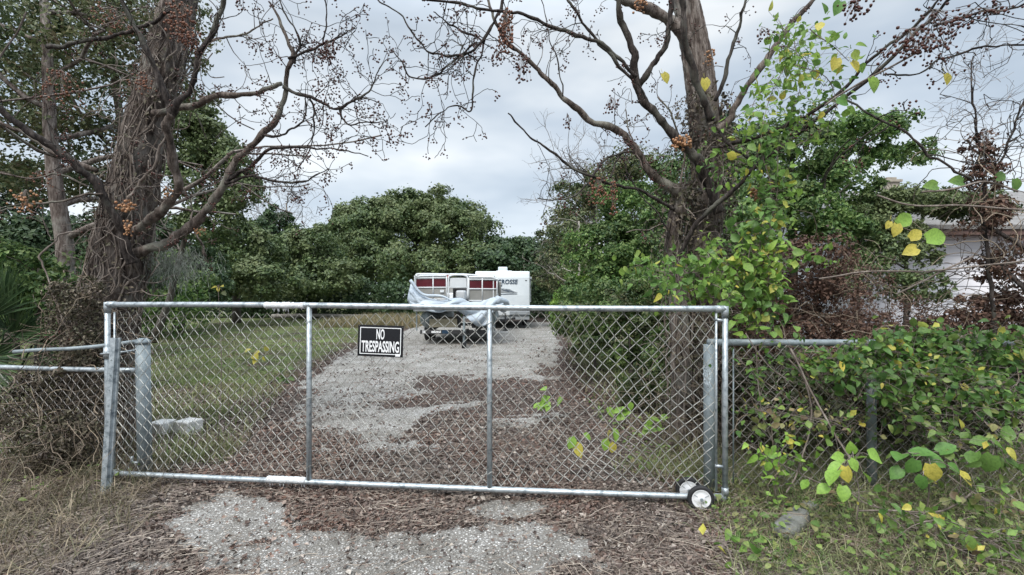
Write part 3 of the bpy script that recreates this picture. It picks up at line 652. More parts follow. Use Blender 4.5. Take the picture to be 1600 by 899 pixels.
# ------------------------------------------------------------------ blocks, rock, log
for i, (px, w, dy, rz, lab) in enumerate(((253, .19, 0, -.1, 'white painted concrete block behind the gate, nearer the thick left post'), (289, .2, .05, -.28, 'white painted concrete block behind the gate, farther from the thick left post'))):
    c = G(px, 680); c[1] += dy; mb = MB()
    ca, sa = math.cos(rz), math.sin(rz)
    mb.box(-w/2, w/2, -.1, .1, -.02, .15, M=lambda q: np.array([c[0]+q[0]*ca-q[1]*sa, c[1]+q[0]*sa+q[1]*ca, q[2]+.03*0]))
    o = mb.build('concrete_block', M['block']); bevel(o, .012, 2); tag(o, lab, 'block', 'white blocks behind the gate')
def rock(name, c, r, sq, rz, mat, label, cat, seed):
    n, m = 24, 14; th = np.linspace(0, 2*math.pi, n, endpoint=False); ph = np.linspace(.02, math.pi-.02, m)
    d = np.array([[math.sin(p)*math.cos(t), math.sin(p)*math.sin(t), math.cos(p)] for p in ph for t in th])
    d2 = np.sign(d)*np.abs(d)**.55; k = .85+.4*fbm(d*1.6+seed, 4, seed); q = d2*k[:, None]*np.array(sq)*r
    ca, sa = math.cos(rz), math.sin(rz); q = np.stack([q[:, 0]*ca-q[:, 1]*sa, q[:, 0]*sa+q[:, 1]*ca, q[:, 2]], -1)+c
    mb = MB(); i = np.arange(m-1)[:, None]*n; j = np.arange(n)[None]; f = np.stack([i+j, i+n+j, i+n+(j+1) % n, i+(j+1) % n], -1).reshape(-1, 4); mb.add(q, [f, np.arange(n)[None, :], (np.arange(n)[::-1]+(m-1)*n)[None, :]])
    return tag(mb.build(name, mat, smooth=True), label, cat)
rock('concrete_rubble', P(1238, 815, 3.05)*[1, 1, 0]+[0, 0, .05], .17, (1.2, .36, .30), .75, M['rock'], 'long weathered lump of broken concrete in the grass right of the gate wheel', 'rubble', 3)
rock('stone', P(1266, 780, 3.3)*[1, 1, 0]+[0, 0, .05], .05, (1, .8, .5), .3, M['rock'], 'small pale stone at the foot of the right hand fence', 'stone', 5)
mb = MB(); mb.tube(smooth([(-15.5, 31, .16), (-13, 31.2, .2), (-10, 31.1, .17), (-7, 31.5, .2)], 4), np.linspace(.14, .09, 13), 9)
tag(mb.build('fallen_log', M['log'], smooth=True), 'pale fallen log lying at the far edge of the lawn', 'log')

# ------------------------------------------------------------------ hero trees
def bark_bump(freq=7, amp=.16, zs=2.2, seed=0):
    def f(a, pts):
        A = np.broadcast_to(a[None], (len(pts), len(a))); Z = np.broadcast_to(pts[:, 2:3], A.shape)
        q = np.stack([np.cos(A)*freq*.5, np.sin(A)*freq*.5, Z*zs], -1); q2 = np.stack([np.cos(A)*1.2, np.sin(A)*1.2, Z*.8], -1)
        return 1+amp*(1-2*np.abs(fbm(q, 4, seed)-.5)*2)-amp*.5+.35*(fbm(q2, 2, seed+3)-.5)
    return f
def limb(mb, pts, y0, y1, r0, r1, tips=None, twigs=0, tl=.5, wob=.05, seed=1, sides=9, dens=None, tr=.006, tlvl=2, grav=.0):
    S = pixline(pts, y0, y1, 9, wob*1.5, seed); S = S+(np.stack([fbm(S*17+q*9.1, 2, seed+q) for q in range(3)], -1)-.5)*.028; n = len(S); Ys_ = S[:, 1]
    rr = np.linspace(r0*.62, r1*.6, n)*Ys_/F; rr = rr*(1+.5*(fbm(S*11, 3, seed)-.5)*2)
    mb.tube(S, rr, sides)
    for k in range(twigs):
        i = rg.integers(max(1, n//6), n); T = unit(S[i]-S[i-1]); d = unit(T*.6+rg.normal(size=3)*.75)
        grow(mb, S[i], d, tl*(.5+.9*rg.random()), min(tr, rr[i]*.6), tlvl, tips, bend=.5, grav=grav, kids=2, rmin=.0029, ratio=.55, sides=4)
    return S
def berries(name, parent, c, n, spread, r, mat, seed=0, drop=.0):
    mb = MB(); c = np.array(c); ico = []
    ph = [0, 1.1, 2.0, math.pi]; 
    th = np.linspace(0, 6.283, 6, endpoint=False)
    base = [[0, 0, 1]]+[[math.sin(p)*math.cos(t), math.sin(p)*math.sin(t), math.cos(p)] for p in (1.05, 2.1) for t in th]+[[0, 0, -1]]
    base = np.array(base); tri = [[0, 1+i, 1+(i+1) % 6] for i in range(6)]+[[13, 7+(i+1) % 6, 7+i] for i in range(6)]; qd = [[1+i, 7+i, 7+(i+1) % 6, 1+(i+1) % 6] for i in range(6)]
    pos = c+np.clip(rg.normal(size=(n, 3)), -1.6, 1.6)*np.array(spread)*.8; s = r*(.75+.4*rg.random(n))
    v = pos[:, None]+base[None]*s[:, None, None]; off = (np.arange(n)*14)[:, None, None]
    mb.add(v.reshape(-1, 3), [(np.array(tri)[None]+off).reshape(-1, 3), (np.array(qd)[None]+off).reshape(-1, 4)])
    o = mb.build(name, mat, parent, smooth=True)
    return o, pos
def stalks(mb, c, pos, r=.0012):
    top = np.array(c)+[0, 0, .0]
    for p in pos[::2]: mb.tube([top, (top+p)/2+rg.normal(size=3)*.01, p], r, 3, cap=False)
def tipberries(tree, tips, mat, frac=.3, r=.007, n=(2, 6)):
    ps = []
    for p, d in tips:
        if rg.random() < frac:
            k = rg.integers(*n); ps.append(p+rg.normal(size=(k, 3))*.022-np.array([0, 0, .02]))
    if not ps: return
    berries('berry_scatter', tree, (0, 0, 0), 0, (0, 0, 0), r, mat) if False else None
    pos = np.vstack(ps); mb = MB(); T = rdir(len(pos)); N = rdir(len(pos))
    base = np.array([[1, 0, 0], [-1, 0, 0], [0, 1, 0], [0, -1, 0], [0, 0, 1], [0, 0, -1]])*1.0
    tri = np.array([[0, 2, 4], [2, 1, 4], [1, 3, 4], [3, 0, 4], [2, 0, 5], [1, 2, 5], [3, 1, 5], [0, 3, 5]])
    s = r*(.7+.6*rg.random(len(pos))); v = pos[:, None]+base[None]*s[:, None, None]
    mb.add(v.reshape(-1, 3), [(tri[None]+(np.arange(len(pos))*6)[:, None, None]).reshape(-1, 3)])
    o = mb.build('berries', mat, tree, smooth=True); o['kind'] = 'stuff'

# ---- left tree
LT = thing('chinaberry_tree', (P(150, 0, 4.75)[0], 4.75, 0), 'big rough barked tree at the left behind the fence, wrapped in vines, with tan berries', 'tree')
YL = 4.75
def trunk(pts, Y0, Y1, rad, mat, parent, seed, n=110, amp=.2):
    S = pixline(pts, Y0, Y1, 34); t = np.linspace(0, 1, len(S)); rr = np.interp(t, np.linspace(0, 1, len(rad)), rad)*S[:, 1]/F
    mb = MB(); mb.tube(S, rr, n, bump=bark_bump(15, amp, 3.6, seed)); return S, rr, mb
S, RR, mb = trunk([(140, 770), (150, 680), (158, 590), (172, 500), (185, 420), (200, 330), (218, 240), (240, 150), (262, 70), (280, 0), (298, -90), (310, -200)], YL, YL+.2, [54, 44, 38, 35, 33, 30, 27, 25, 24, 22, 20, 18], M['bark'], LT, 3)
mb.build('trunk', M['bark'], LT, smooth=True)
ltS, ltR = S, RR
tips = []
Ldefs = [  # pts, y0,y1, r0,r1, twigs, mat
    ([(206, 410), (196, 378), (168, 322), (142, 280), (100, 246), (50, 210), (0, 172), (-70, 120)], 4.62, 3.9, 12, 6.5, 7, 'limb_dark'),
    ([(152, 268), (100, 250), (40, 212), (-10, 185), (-70, 150)], 4.6, 4.3, 6, 4, 4, 'limb'),
    ([(212, 362), (236, 348), (258, 326), (279, 292), (272, 245), (262, 205), (266, 176)], 4.62, 4.2, 13, 9, 3, 'limb'),
    ([(265, 182), (250, 132), (226, 72), (202, 28), (176, -30)], 4.2, 4.0, 7.5, 5.5, 4, 'limb_dark'),
    ([(267, 182), (292, 142), (316, 82), (340, 32), (362, -30)], 4.2, 4.1, 8, 6, 6, 'limb_dark'),
    ([(205, 400), (236, 388), (270, 376), (302, 352), (338, 312), (370, 250), (418, 202), (440, 160), (450, 112), (458, 85), (440, 40), (424, 5)], 4.72, 4.3, 14, 2.5, 14, 'limb'),
    ([(240, 178), (292, 166), (345, 152), (400, 144), (440, 132)], 4.7, 4.4, 9, 5, 7, 'limb'),
    ([(452, 92), (482, 82), (505, 68), (530, 56), (556, 43)], 4.35, 4.2, 4, 1.4, 8, 'limb_dark'),
    ([(440, 136), (468, 146), (500, 158), (528, 168), (552, 160), (572, 148), (588, 128), (596, 104)], 4.4, 4.3, 4.6, 1.5, 14, 'limb_dark'),
    ([(527, 168), (532, 186), (548, 194), (575, 191), (604, 190)], 4.35, 4.3, 3, 1.3, 9, 'limb_dark'),
    ([(352, 285), (385, 262), (430, 234), (470, 230), (520, 231), (574, 246)], 4.5, 4.3, 5, 1.2, 8, 'limb_dark'),
    ([(352, 285), (390, 274), (430, 284), (470, 287), (492, 278), (514, 262)], 4.5, 4.35, 4, 1.3, 9, 'limb_dark'),
    ([(410, 210), (440, 212), (462, 200), (476, 178), (476, 150)], 4.45, 4.3, 3.4, 1.5, 7, 'limb_dark'),
    ([(482, 152), (490, 180), (488, 225), (462, 270)], 4.4, 4.4, 2.5, 1.2, 7, 'limb_dark'),
    ([(330, 62), (360, 60), (395, 52), (425, 30)], 4.15, 4.1, 3.5, 1.5, 8, 'limb'),
    ([(458, 100), (468, 60), (446, 20), (432, -10)], 4.35, 4.3, 3, 1.5, 8, 'limb_dark'),
    ([(505, 68), (508, 40), (503, -10)], 4.25, 4.2, 2, 1.3, 6, 'limb_dark'),
    ([(322, 400), (300, 350), (300, 310)], 4.7, 4.9, 3, 1.6, 5, 'limb'),
    ([(268, 200), (240, 262), (212, 290), (200, 312)], 4.25, 4.35, 3, 4.5, 3, 'vine'),
    ([(268, 16), (238, 38), (180, 56), (130, 66), (76, 76)], 4.6, 5.0, 4, 5, 4, 'limb_dark'),
    ([(160, 305), (120, 308), (70, 318), (0, 332)], 4.4, 4.2, 3, 2, 3, 'limb'),
    ([(130, 362), (88, 372), (62, 400), (72, 430), (88, 480)], 4.4, 4.2, 2.2, 2.2, 2, 'vine'),
    ([(140, 290), (95, 270), (50, 277), (0, 273)], 4.4, 4.2, 2.5, 2, 2, 'limb'),
]
for i, (p, y0, y1, r0, r1, tw, mt) in enumerate(Ldefs):
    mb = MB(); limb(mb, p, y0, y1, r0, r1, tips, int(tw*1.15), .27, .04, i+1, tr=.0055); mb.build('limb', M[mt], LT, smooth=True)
tipberries(LT, tips, M['berry_dark'], .75, .0088, (3, 9))
for (px, py, Y, n, sx, sz, mt, r) in ((197, 322, 4.35, 26, .05, .045, 'berry', .013), (199, 357, 4.35, 18, .025, .05, 'berry', .012), (40, 318, 4.1, 34, .06, .075, 'berry', .012), (283, 35, 4.35, 90, .07, .12, 'berry_rust', .012), (300, 65, 4.35, 55, .06, .07, 'berry_rust', .011),
                                     (96, 138, 4.6, 60, .10, .11, 'berry_rust', .011), (178, 35, 5, 50, .12, .09, 'berry_rust', .011), (225, 130, 4.5, 30, .07, .05, 'berry_rust', .01), (512, 82, 4.25, 40, .05, .07, 'berry_dark', .011), (498, 90, 4.25, 14, .05, .03, 'berry_dark', .01), (312, 362, 4.6, 12, .03, .03, 'berry', .009),
                                     (262, 300, 4.4, 14, .03, .04, 'berry', .010), (60, 280, 4.5, 22, .07, .05, 'berry_rust', .009)):
    c = P(px, py, Y); o, pos = berries('berry_cluster', LT, c, int(n*1.5), (sx, sx, sz), r, M[mt])
    mb = MB(); stalks(mb, c+[0, 0, sz*1.6], pos); mb.build('berry_stalk', M['vine'], LT)

def trunk_vines(parent_label, S, RR, n, seed, name='climbing_vine', t0=0.0, t1=1.0, rr=(.004, .014), loc=None, leaves=None, lsz=.05, loops=30):
    root = thing(name, loc, parent_label, 'vine')
    g = MB(); r_ = np.random.default_rng(seed); N = len(S)
    for k in range(n):
        a = r_.uniform(math.pi*.9, math.pi*2.1) if r_.random() < .8 else r_.random()*6.28
        i0 = int(N*t0); i1 = int(N*(t0+(t1-t0)*(.3+.7*r_.random()))); pts = []; off = r_.uniform(.005, .04)
        for i in range(i0, i1, 7):
            a += r_.normal()*.16; q = RR[i]*1.06+off
            pts.append(S[i]+np.array([math.cos(a)*q, math.sin(a)*q, r_.normal()*.01])+r_.normal(size=3)*.012)
        if len(pts) > 3:
            r0 = r_.uniform(*rr); g.tube(smooth(pts, 3), np.linspace(r0, r0*.5, (len(pts)-1)*3+1), 5)
    for k in range(loops):
        i = r_.integers(int(N*t0), int(N*t1)); a = r_.uniform(math.pi, 2*math.pi); q = RR[i]*1.05
        p = S[i]+np.array([math.cos(a)*q, math.sin(a)*q, 0]); d = unit(np.array([math.cos(a)*1.2, math.sin(a), r_.normal()*.8]))
        pts = [p]; 
        for s in range(6): d = unit(d+r_.normal(size=3)*.45-np.array([0, 0, .12])); pts.append(pts[-1]+d*r_.uniform(.05, .12))
        g.tube(smooth(pts, 3), .0022+.003*r_.random(), 4)
    g.build('stem', M['vine'], root, smooth=True)
    if leaves:
        nl = leaves; i = r_.integers(int(N*t0), int(N*t1), nl); a = r_.uniform(math.pi*.85, math.pi*2.15, nl); q = RR[i]*1.05+.03+.12*r_.random(nl)
        p = S[i]+np.stack([np.cos(a)*q, np.sin(a)*q, r_.normal(size=nl)*.03], -1); N_ = unit(np.stack([np.cos(a), np.sin(a), .5+0*a], -1)+r_.normal(size=(nl, 3))*.5)
        m2 = MB(); scatter(m2, TM, p, np.cross(N_, rdir(nl))+[0, 0, -.5], N_, lsz*(.5+.8*r_.random(nl))); m2.build('dead_leaves', M['greydead'], root)
    return root
trunk_vines('brown woody vines twisting up the big left tree trunk', ltS, ltR, 34, 5, loc=(P(150, 0, 4.6)[0], 4.6, 0), t1=.85, leaves=2000, lsz=.04, loops=120)

# ---- right tree
RT = thing('chinaberry_tree', (P(1088, 0, 5.0)[0], 5.0, 0), 'tall forked grey tree behind the right end of the gate with long bare limbs', 'tree')
S, RR, mb = trunk([(1082, 770), (1088, 680), (1092, 590), (1096, 500), (1100, 410), (1106, 320), (1105, 240), (1099, 170), (1090, 100), (1078, 40), (1066, -20), (1045, -120)], 5.0, 5.1, [32, 28, 25, 24, 23, 22, 22, 21, 20, 19, 17, 14], M['bark'], RT, 9)
mb.build('trunk', M['bark'], RT, smooth=True); rtS, rtR = S, RR
S2, R2, mb = trunk([(1068, 760), (1064, 600), (1060, 470), (1052, 380), (1058, 320), (1062, 290)], 4.85, 4.9, [17, 15, 14, 13, 12, 10], M['bark'], RT, 12, n=24)
mb.build('trunk', M['bark'], RT, smooth=True)
tips = []
Rdefs = [
    ([(1122, 330), (1112, 300), (1090, 256), (1050, 210), (1015, 170), (996, 136), (987, 76), (966, 10), (955, -40)], 4.7, 4.3, 13, 7, 5, 'limb_dark'),
    ([(999, 140), (1010, 114), (1036, 74), (1049, 28), (1050, -30)], 4.5, 4.3, 7.5, 6, 3, 'limb_dark'),
    ([(1112, 190), (1088, 120), (1068, 52), (1066, -20)], 4.7, 4.5, 9, 7, 3, 'limb_dark'),
    ([(1098, 92), (1064, 48), (1030, 20), (985, 2), (930, -20)], 5.05, 4.9, 17, 10, 4, 'bark'),
    ([(1122, 205), (1136, 192), (1160, 150), (1200, 86), (1240, 32), (1280, -12)], 4.8, 4.5, 9, 6, 5, 'limb'),
    ([(1118, 160), (1140, 92), (1160, 22), (1172, -25)], 4.7, 4.5, 5, 3.5, 4, 'limb_dark'),
    ([(1064, 335), (1058, 300), (1020, 272), (986, 226), (968, 206), (920, 184), (880, 150), (840, 110), (800, 70), (772, 36), (760, -10)], 4.8, 4.2, 13, 3, 10, 'limb'),
    ([(992, 122), (945, 74), (900, 57), (845, 36), (800, 20), (730, 9), (640, -4)], 4.4, 4.0, 5.5, 3, 9, 'limb_dark'),
    ([(990, 126), (930, 60), (905, 30), (880, -10)], 4.4, 4.2, 4.5, 3, 4, 'limb_dark'),
    ([(790, 180), (830, 215), (865, 240), (910, 270), (960, 286), (1010, 302), (1052, 330)], 3.9, 4.6, 2, 4.5, 2, 'limb_dark'),
    ([(924, 276), (945, 250), (962, 240), (978, 235), (988, 236)], 4.3, 4.4, 3, 2.5, 2, 'limb_dark'),
    ([(955, 278), (960, 258), (972, 236), (982, 232)], 4.3, 4.4, 2.5, 2.5, 1, 'limb_dark'),
    ([(924, 280), (895, 305), (870, 312), (842, 311)], 4.3, 4.2, 2.5, 1.5, 4, 'limb_dark'),
    ([(972, 250), (1000, 300), (1030, 340), (1045, 370)], 4.4, 4.5, 2, 2, 2, 'limb_dark'),
    ([(1068, 395), (1088, 352), (1120, 320), (1152, 290), (1182, 258), (1250, 203), (1320, 155), (1415, 70), (1480, 2), (1520, -40)], 4.5, 3.1, 6.5, 3.5, 6, 'limb_dark'),
    ([(1183, 255), (1165, 243), (1145, 230), (1122, 205)], 4.2, 4.3, 4, 3.5, 1, 'limb_dark'),
    ([(1108, 232), (1180, 213), (1250, 184), (1325, 135), (1360, 92), (1440, 30), (1490, -20)], 4.5, 3.2, 5, 3, 4, 'limb_dark'),
    ([(1322, 154), (1400, 200), (1450, 240), (1520, 282)], 3.4, 3.2, 2.5, 3.2, 4, 'limb_dark'),
    ([(1462, 38), (1500, 24), (1545, 16), (1640, 4)], 3.2, 3.0, 3.5, 2.5, 7, 'limb_dark'),
    ([(1385, 117), (1430, 115), (1470, 92), (1510, 80), (1560, 70), (1640, 66)], 3.3, 3.0, 2, 2.5, 4, 'limb_dark'),
    ([(588, -8), (625, 22), (650, 60), (672, 84), (700, 88), (725, 85), (755, 62), (775, 25), (790, -10)], 4.1, 4.2, 1.8, 4, 12, 'limb_dark'),
    ([(614, 80), (638, 112), (660, 120), (682, 116), (712, 90), (745, 70)], 4.1, 4.2, 1.4, 3, 10, 'limb_dark'),
    ([(756, 60), (746, 105), (738, 150), (734, 172), (712, 165), (694, 172), (664, 198)], 4.2, 4.1, 2.8, 1.3, 9, 'limb_dark'),
    ([(676, 22), (700, 38), (720, 44), (748, 60)], 4.1, 4.2, 1.4, 2.5, 7, 'limb_dark'),
    ([(748, 95), (728, 88), (700, 114)], 4.2, 4.1, 2, 1.2, 5, 'limb_dark'),
    ([(842, -10), (860, 60), (876, 125), (880, 150)], 4.2, 4.3, 1.2, 1.8, 1, 'limb_dark'),
    ([(1005, 265), (988, 215), (975, 170)], 4.5, 4.6, 2, 1.5, 7, 'limb'),
    ([(1062, 300), (1070, 240), (1052, 190), (1030, 150)], 4.9, 5.0, 3, 2, 8, 'limb'),
]
for i, (p, y0, y1, r0, r1, tw, mt) in enumerate(Rdefs):
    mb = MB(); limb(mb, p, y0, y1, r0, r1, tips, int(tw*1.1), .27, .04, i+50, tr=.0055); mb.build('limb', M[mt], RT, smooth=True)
tipberries(RT, tips, M['berry_dark'], .6, .0088, (3, 8))
for (px, py, Y, n, sx, sz, mt, r) in ((790, 50, 4.15, 120, .045, .13, 'berry_rust', .011), (776, 90, 4.15, 20, .03, .05, 'berry_dark', .01), (818, 108, 4.25, 36, .05, .09, 'berry_dark', .011), (1066, 223, 4.4, 44, .055, .04, 'berry', .014), (934, 300, 4.25, 46, .055, .08, 'berry_rust', .011), (958, 310, 4.3, 34, .025, .11, 'berry_rust', .010),
                                      (955, 165, 4.5, 22, .05, .05, 'berry_dark', .010), (1183, 303, 4.1, 24, .035, .035, 'berry', .014), (1206, 292, 4.1, 10, .02, .03, 'berry', .011), (1420, 72, 3.15, 55, .09, .07, 'berry_dark', .011), (1460, 45, 3.15, 50, .12, .08, 'berry_dark', .010), (1335, 15, 3.3, 40, .08, .04, 'berry_dark', .010), (1110, 90, 4.4, 16, .04, .04, 'berry', .011),
                                      (1450, 75, 3.1, 30, .1, .04, 'berry_dark', .010), (886, 190, 4.4, 14, .025, .05, 'berry_dark', .009), (1520, 30, 3.05, 26, .12, .04, 'berry_dark', .010), (1190, 55, 4.2, 18, .06, .04, 'berry_dark', .010), (1003, 8, 4.5, 20, .05, .03, 'berry', .012)):
    c = P(px, py, Y); o, pos = berries('berry_cluster', RT, c, int(n*1.4), (sx, sx, sz), r, M[mt])
    mb = MB(); stalks(mb, c+[0, 0, sz*1.6], pos); mb.build('berry_stalk', M['vine'], RT)
trunk_vines('dark woody vines and dead leaves choking the right tree trunk', rtS, rtR, 26, 8, loc=(P(1090, 0, 4.8)[0], 4.8, 0), t0=.02, t1=.66, leaves=3600, lsz=.05, loops=90)

trunk_vines('short dark vines and withered leaves around the lower stem left of the forked trunk', S2, R2, 9, 21, loc=(P(1062, 0, 4.75)[0], 4.75, 0), t0=.05, t1=.98, leaves=900, lsz=.05, loops=24)
# ------------------------------------------------------------------ leafy vines and saplings
def vine(name, label, cat, paths, mat, n_per_m, spread, size, tm=TN, loc=None, stem=.004, group=None, yellow=.0, stemmat='vine', up=.6):
    S_ = [pixline([(q[0], q[1]) for q in p[0]], p[1], p[2], 5, .03, k+3) for k, p in enumerate(paths)]
    base = loc if loc is not None else (S_[0][0][0], S_[0][0][1], 0)
    root = thing(name, base, label, cat, group); g = MB(); PP, NN, TT = [], [], []
    for S in S_:
        g.tube(S, np.linspace(stem, stem*.5, len(S)), 5)
        L = np.linalg.norm(np.diff(S, axis=0), axis=1).sum(); n = max(3, int(L*n_per_m)); i = rg.integers(0, len(S), n)
        p = S[i]+rg.normal(size=(n, 3))*np.array(spread)
        PP.append(p); NN.append(unit(np.array([0, -.55, up])+rg.normal(size=(n, 3))*.45)); TT.append(unit(rg.normal(size=(n, 3))*.8+np.array([0, -.3, -.35])))
        for j in range(0, n, 2): g.tube([S[i[j]], (S[i[j]]+p[j])/2+[0, 0, .01], p[j]], .0014, 3, cap=False)
    g.build('stem', M[stemmat], root)
    PP, NN, TT = map(np.vstack, (PP, NN, TT)); k = rg.random(len(PP)) < yellow
    for kk, mt, nm in ((~k, mat, 'leaves'), (k, 'yellowleaf', 'yellowing_leaves')):
        if kk.sum():
            m2 = MB(); nk = kk.sum(); sel = rg.integers(0, 4, nk); sz_ = size*(.4+.95*rg.random(nk)**1.3)
            for q, tq in enumerate((tm, TN2, TN3, TM)):
                e = sel == q
                if e.sum(): scatter(m2, tq, PP[kk][e], TT[kk][e], NN[kk][e], sz_[e])
            m2.build(nm, M[mt], root, smooth=True)
    return root
vine('climbing_vine', 'bright green leafy vine hanging down the right side of the forked tree', 'vine', [
    ([(1222, 40), (1232, 90), (1212, 130), (1195, 180), (1188, 240)], 4.1, 3.9), ([(1188, 240), (1205, 300), (1192, 350), (1188, 400), (1196, 450), (1185, 500)], 3.9, 3.7), ([(1195, 340), (1215, 390), (1200, 440), (1215, 500)], 3.8, 3.65), ([(1175, 370), (1170, 420), (1190, 470), (1180, 520)], 3.8, 3.65), ([(1150, 350), (1165, 400), (1160, 450)], 3.9, 3.75),
    ([(1215, 230), (1215, 300), (1200, 360), (1180, 420), (1200, 480)], 3.9, 3.7), ([(1240, 60), (1250, 130), (1225, 200)], 4.1, 4.0)], 'vineleaf', 190, (.085, .08, .06), .07, loc=(P(1190, 0, 3.9)[0], 3.9, 0), yellow=.06)
vine('climbing_vine', 'pale green leafy vine spilling over the top rail at the right end of the gate', 'vine', [
    ([(985, 412), (1020, 420), (1060, 428), (1100, 425), (1140, 430)], 3.9, 3.8), ([(1020, 430), (1045, 450), (1050, 470)], 3.8, 3.7), ([(1050, 395), (1080, 425), (1085, 465)], 4.1, 3.9), ([(1110, 380), (1120, 420), (1110, 465)], 4.2, 3.9), ([(1090, 400), (1130, 410), (1160, 440), (1175, 470)], 3.9, 3.7), ([(1100, 440), (1130, 455), (1145, 490)], 3.7, 3.5)],
    'vineleaf', 200, (.06, .07, .055), .068, loc=(P(1100, 0, 3.85)[0], 3.85, 0), yellow=.07)
vine('climbing_vine', 'green compound leaved creeper in the upper fork of the right tree', 'vine', [
    ([(1130, 200), (1160, 230), (1150, 280)], 4.4, 4.3), ([(1265, 45), (1300, 70), (1330, 95)], 3.5, 3.4), ([(1245, 100), (1290, 120), (1310, 170)], 3.7, 3.5), ([(1100, 240), (1130, 260), (1125, 300)], 4.4, 4.3), ([(1240, 230), (1290, 200), (1310, 160)], 3.8, 3.6), ([(1210, 120), (1180, 160), (1170, 200)], 4.2, 4.2)], 'vineleaf', 130, (.07, .07, .05), .062, loc=(P(1150, 0, 4.4)[0], 4.4, 0), yellow=.05)
vine('ground_vine', 'bright yellow green runner creeping over the lower right verge', 'vine', [
    ([(1400, 840), (1430, 820), (1470, 812), (1520, 830)], 2.75, 2.7), ([(1480, 850), (1530, 870), (1590, 880)], 2.6, 2.5), ([(1330, 770), (1360, 790), (1400, 800)], 2.95, 2.85), ([(1560, 760), (1600, 790)], 2.9, 2.8), ([(1120, 820), (1135, 850), (1150, 890)], 2.8, 2.6)], 'vineleaf', 60, (.06, .06, .03), .06, loc=(P(1460, 0, 2.7)[0], 2.7, 0), yellow=.12)
vine('leafy_sprig', 'light green sprig crossing in front of the dead vines right of the forked tree', 'sprig', [
    ([(1200, 430), (1240, 420), (1275, 405), (1300, 410)], 3.9, 3.8), ([(1225, 415), (1260, 385), (1290, 380)], 3.9, 3.8)], 'vineleaf', 75, (.035, .04, .03), .06, loc=(P(1200, 0, 3.9)[0], 3.9, 0))
vine('climbing_vine', 'dense dark green vine piled over the right hand fence rail', 'vine', [
    ([(1290, 560), (1340, 555), (1390, 548), (1450, 560), (1510, 575), (1560, 600), (1620, 625)], 3.5, 3.4), ([(1300, 585), (1350, 590), (1400, 580), (1460, 590), (1530, 615), (1600, 650)], 3.4, 3.3),
    ([(1240, 560), (1290, 575), (1330, 560)], 3.55, 3.45), ([(1400, 560), (1450, 545), (1520, 555), (1600, 570)], 3.6, 3.6), ([(1350, 540), (1420, 530), (1500, 528), (1640, 535)], 3.55, 3.5), ([(1420, 535), (1500, 536), (1620, 545)], 3.62, 3.58), ([(1390, 610), (1440, 625), (1490, 640)], 3.35, 3.3)], 'fenceleaf', 340, (.09, .08, .06), .058, loc=(P(1360, 0, 3.5)[0], 3.5, 0), yellow=.05, tm=TH)
vine('climbing_vine', 'mixed green and withered vine sprawling down from the right hand fence to the verge', 'vine', [
    ([(1400, 640), (1450, 670), (1500, 700), (1580, 720)], 3.3, 3.1), ([(1500, 620), (1560, 680), (1620, 740)], 3.3, 3.0), ([(1480, 740), (1540, 780), (1600, 800)], 3.0, 2.8), ([(1420, 800), (1490, 830), (1580, 850)], 2.8, 2.65), ([(1180, 640), (1250, 650), (1330, 660)], 3.45, 3.4), ([(1540, 840), (1600, 880)], 2.6, 2.5)], 'olivevine', 180, (.13, .13, .08), .055, loc=(P(1480, 0, 3.1)[0], 3.1, 0), yellow=.05)
vine('climbing_vine', 'thin creeper with small leaves threading the mesh right of the corner post', 'vine', [
    ([(1150, 560), (1200, 600), (1260, 640), (1330, 680)], 3.55, 3.5), ([(1180, 540), (1190, 640), (1220, 720)], 3.55, 3.5), ([(1230, 540), (1300, 620), (1400, 660), (1500, 690)], 3.55, 3.4), ([(1400, 640), (1480, 680), (1600, 700)], 3.5, 3.4)], 'fenceleaf', 110, (.12, .04, .1), .045, loc=(P(1230, 0, 3.55)[0], 3.55, 0), yellow=.06)
vine('young_shrub', 'yellow green shrub with oval leaves before the fence mesh right of the wheel', 'shrub', [
    ([(1215, 790), (1212, 750), (1225, 700), (1240, 690)], 3.35, 3.3), ([(1214, 740), (1190, 705), (1185, 690)], 3.35, 3.3), ([(1220, 730), (1245, 715), (1250, 740)], 3.35, 3.3)], 'lightleaf', 75, (.05, .04, .05), .062, yellow=.1)

def sapling(name, label, base, leaves, mat, top=None, stem=.005, tm=TH, group=None, cat='sapling'):
    """leaves : (px,py,Y,length_px,dir_x,dir_z,mat)"""
    root = thing(name, base, label, cat, group); g = MB(); byM = {}
    hub = np.array(top) if top is not None else np.mean([P(*l[:3]) for l in leaves], 0)
    base = np.array(base, float); g.tube(smooth([base, (base+hub)/2+[.03, 0, .02], hub], 5), np.linspace(stem, stem*.6, 11), 6)
    for l in leaves:
        p = P(*l[:3]); T = unit(np.array([l[4], -.25+.3*rg.normal(), l[5]-.15])); s = l[3]*l[2]/F*(.62 if tm is TH else .9)*(.8+.4*rg.random())
        st = p-T*s*.5; g.tube(smooth([hub, (hub+st)/2+[0, 0, .03], st], 4), .0022, 4)
        N = unit(np.array([rg.normal()*.4, -.6+.3*rg.normal(), .8])); byM.setdefault(l[6] if len(l) > 6 else mat, []).append((st, T, N, s))
    g.build('stem', M['vine'], root, smooth=True)
    for mt, q in byM.items():
        for (a, T, N, s) in q:
            m2 = MB(); scatter(m2, tm, np.array([a]), np.array([T]), np.array([N]), s, 1.0); m2.build('leaf', M[mt], root, smooth=True)
    return root
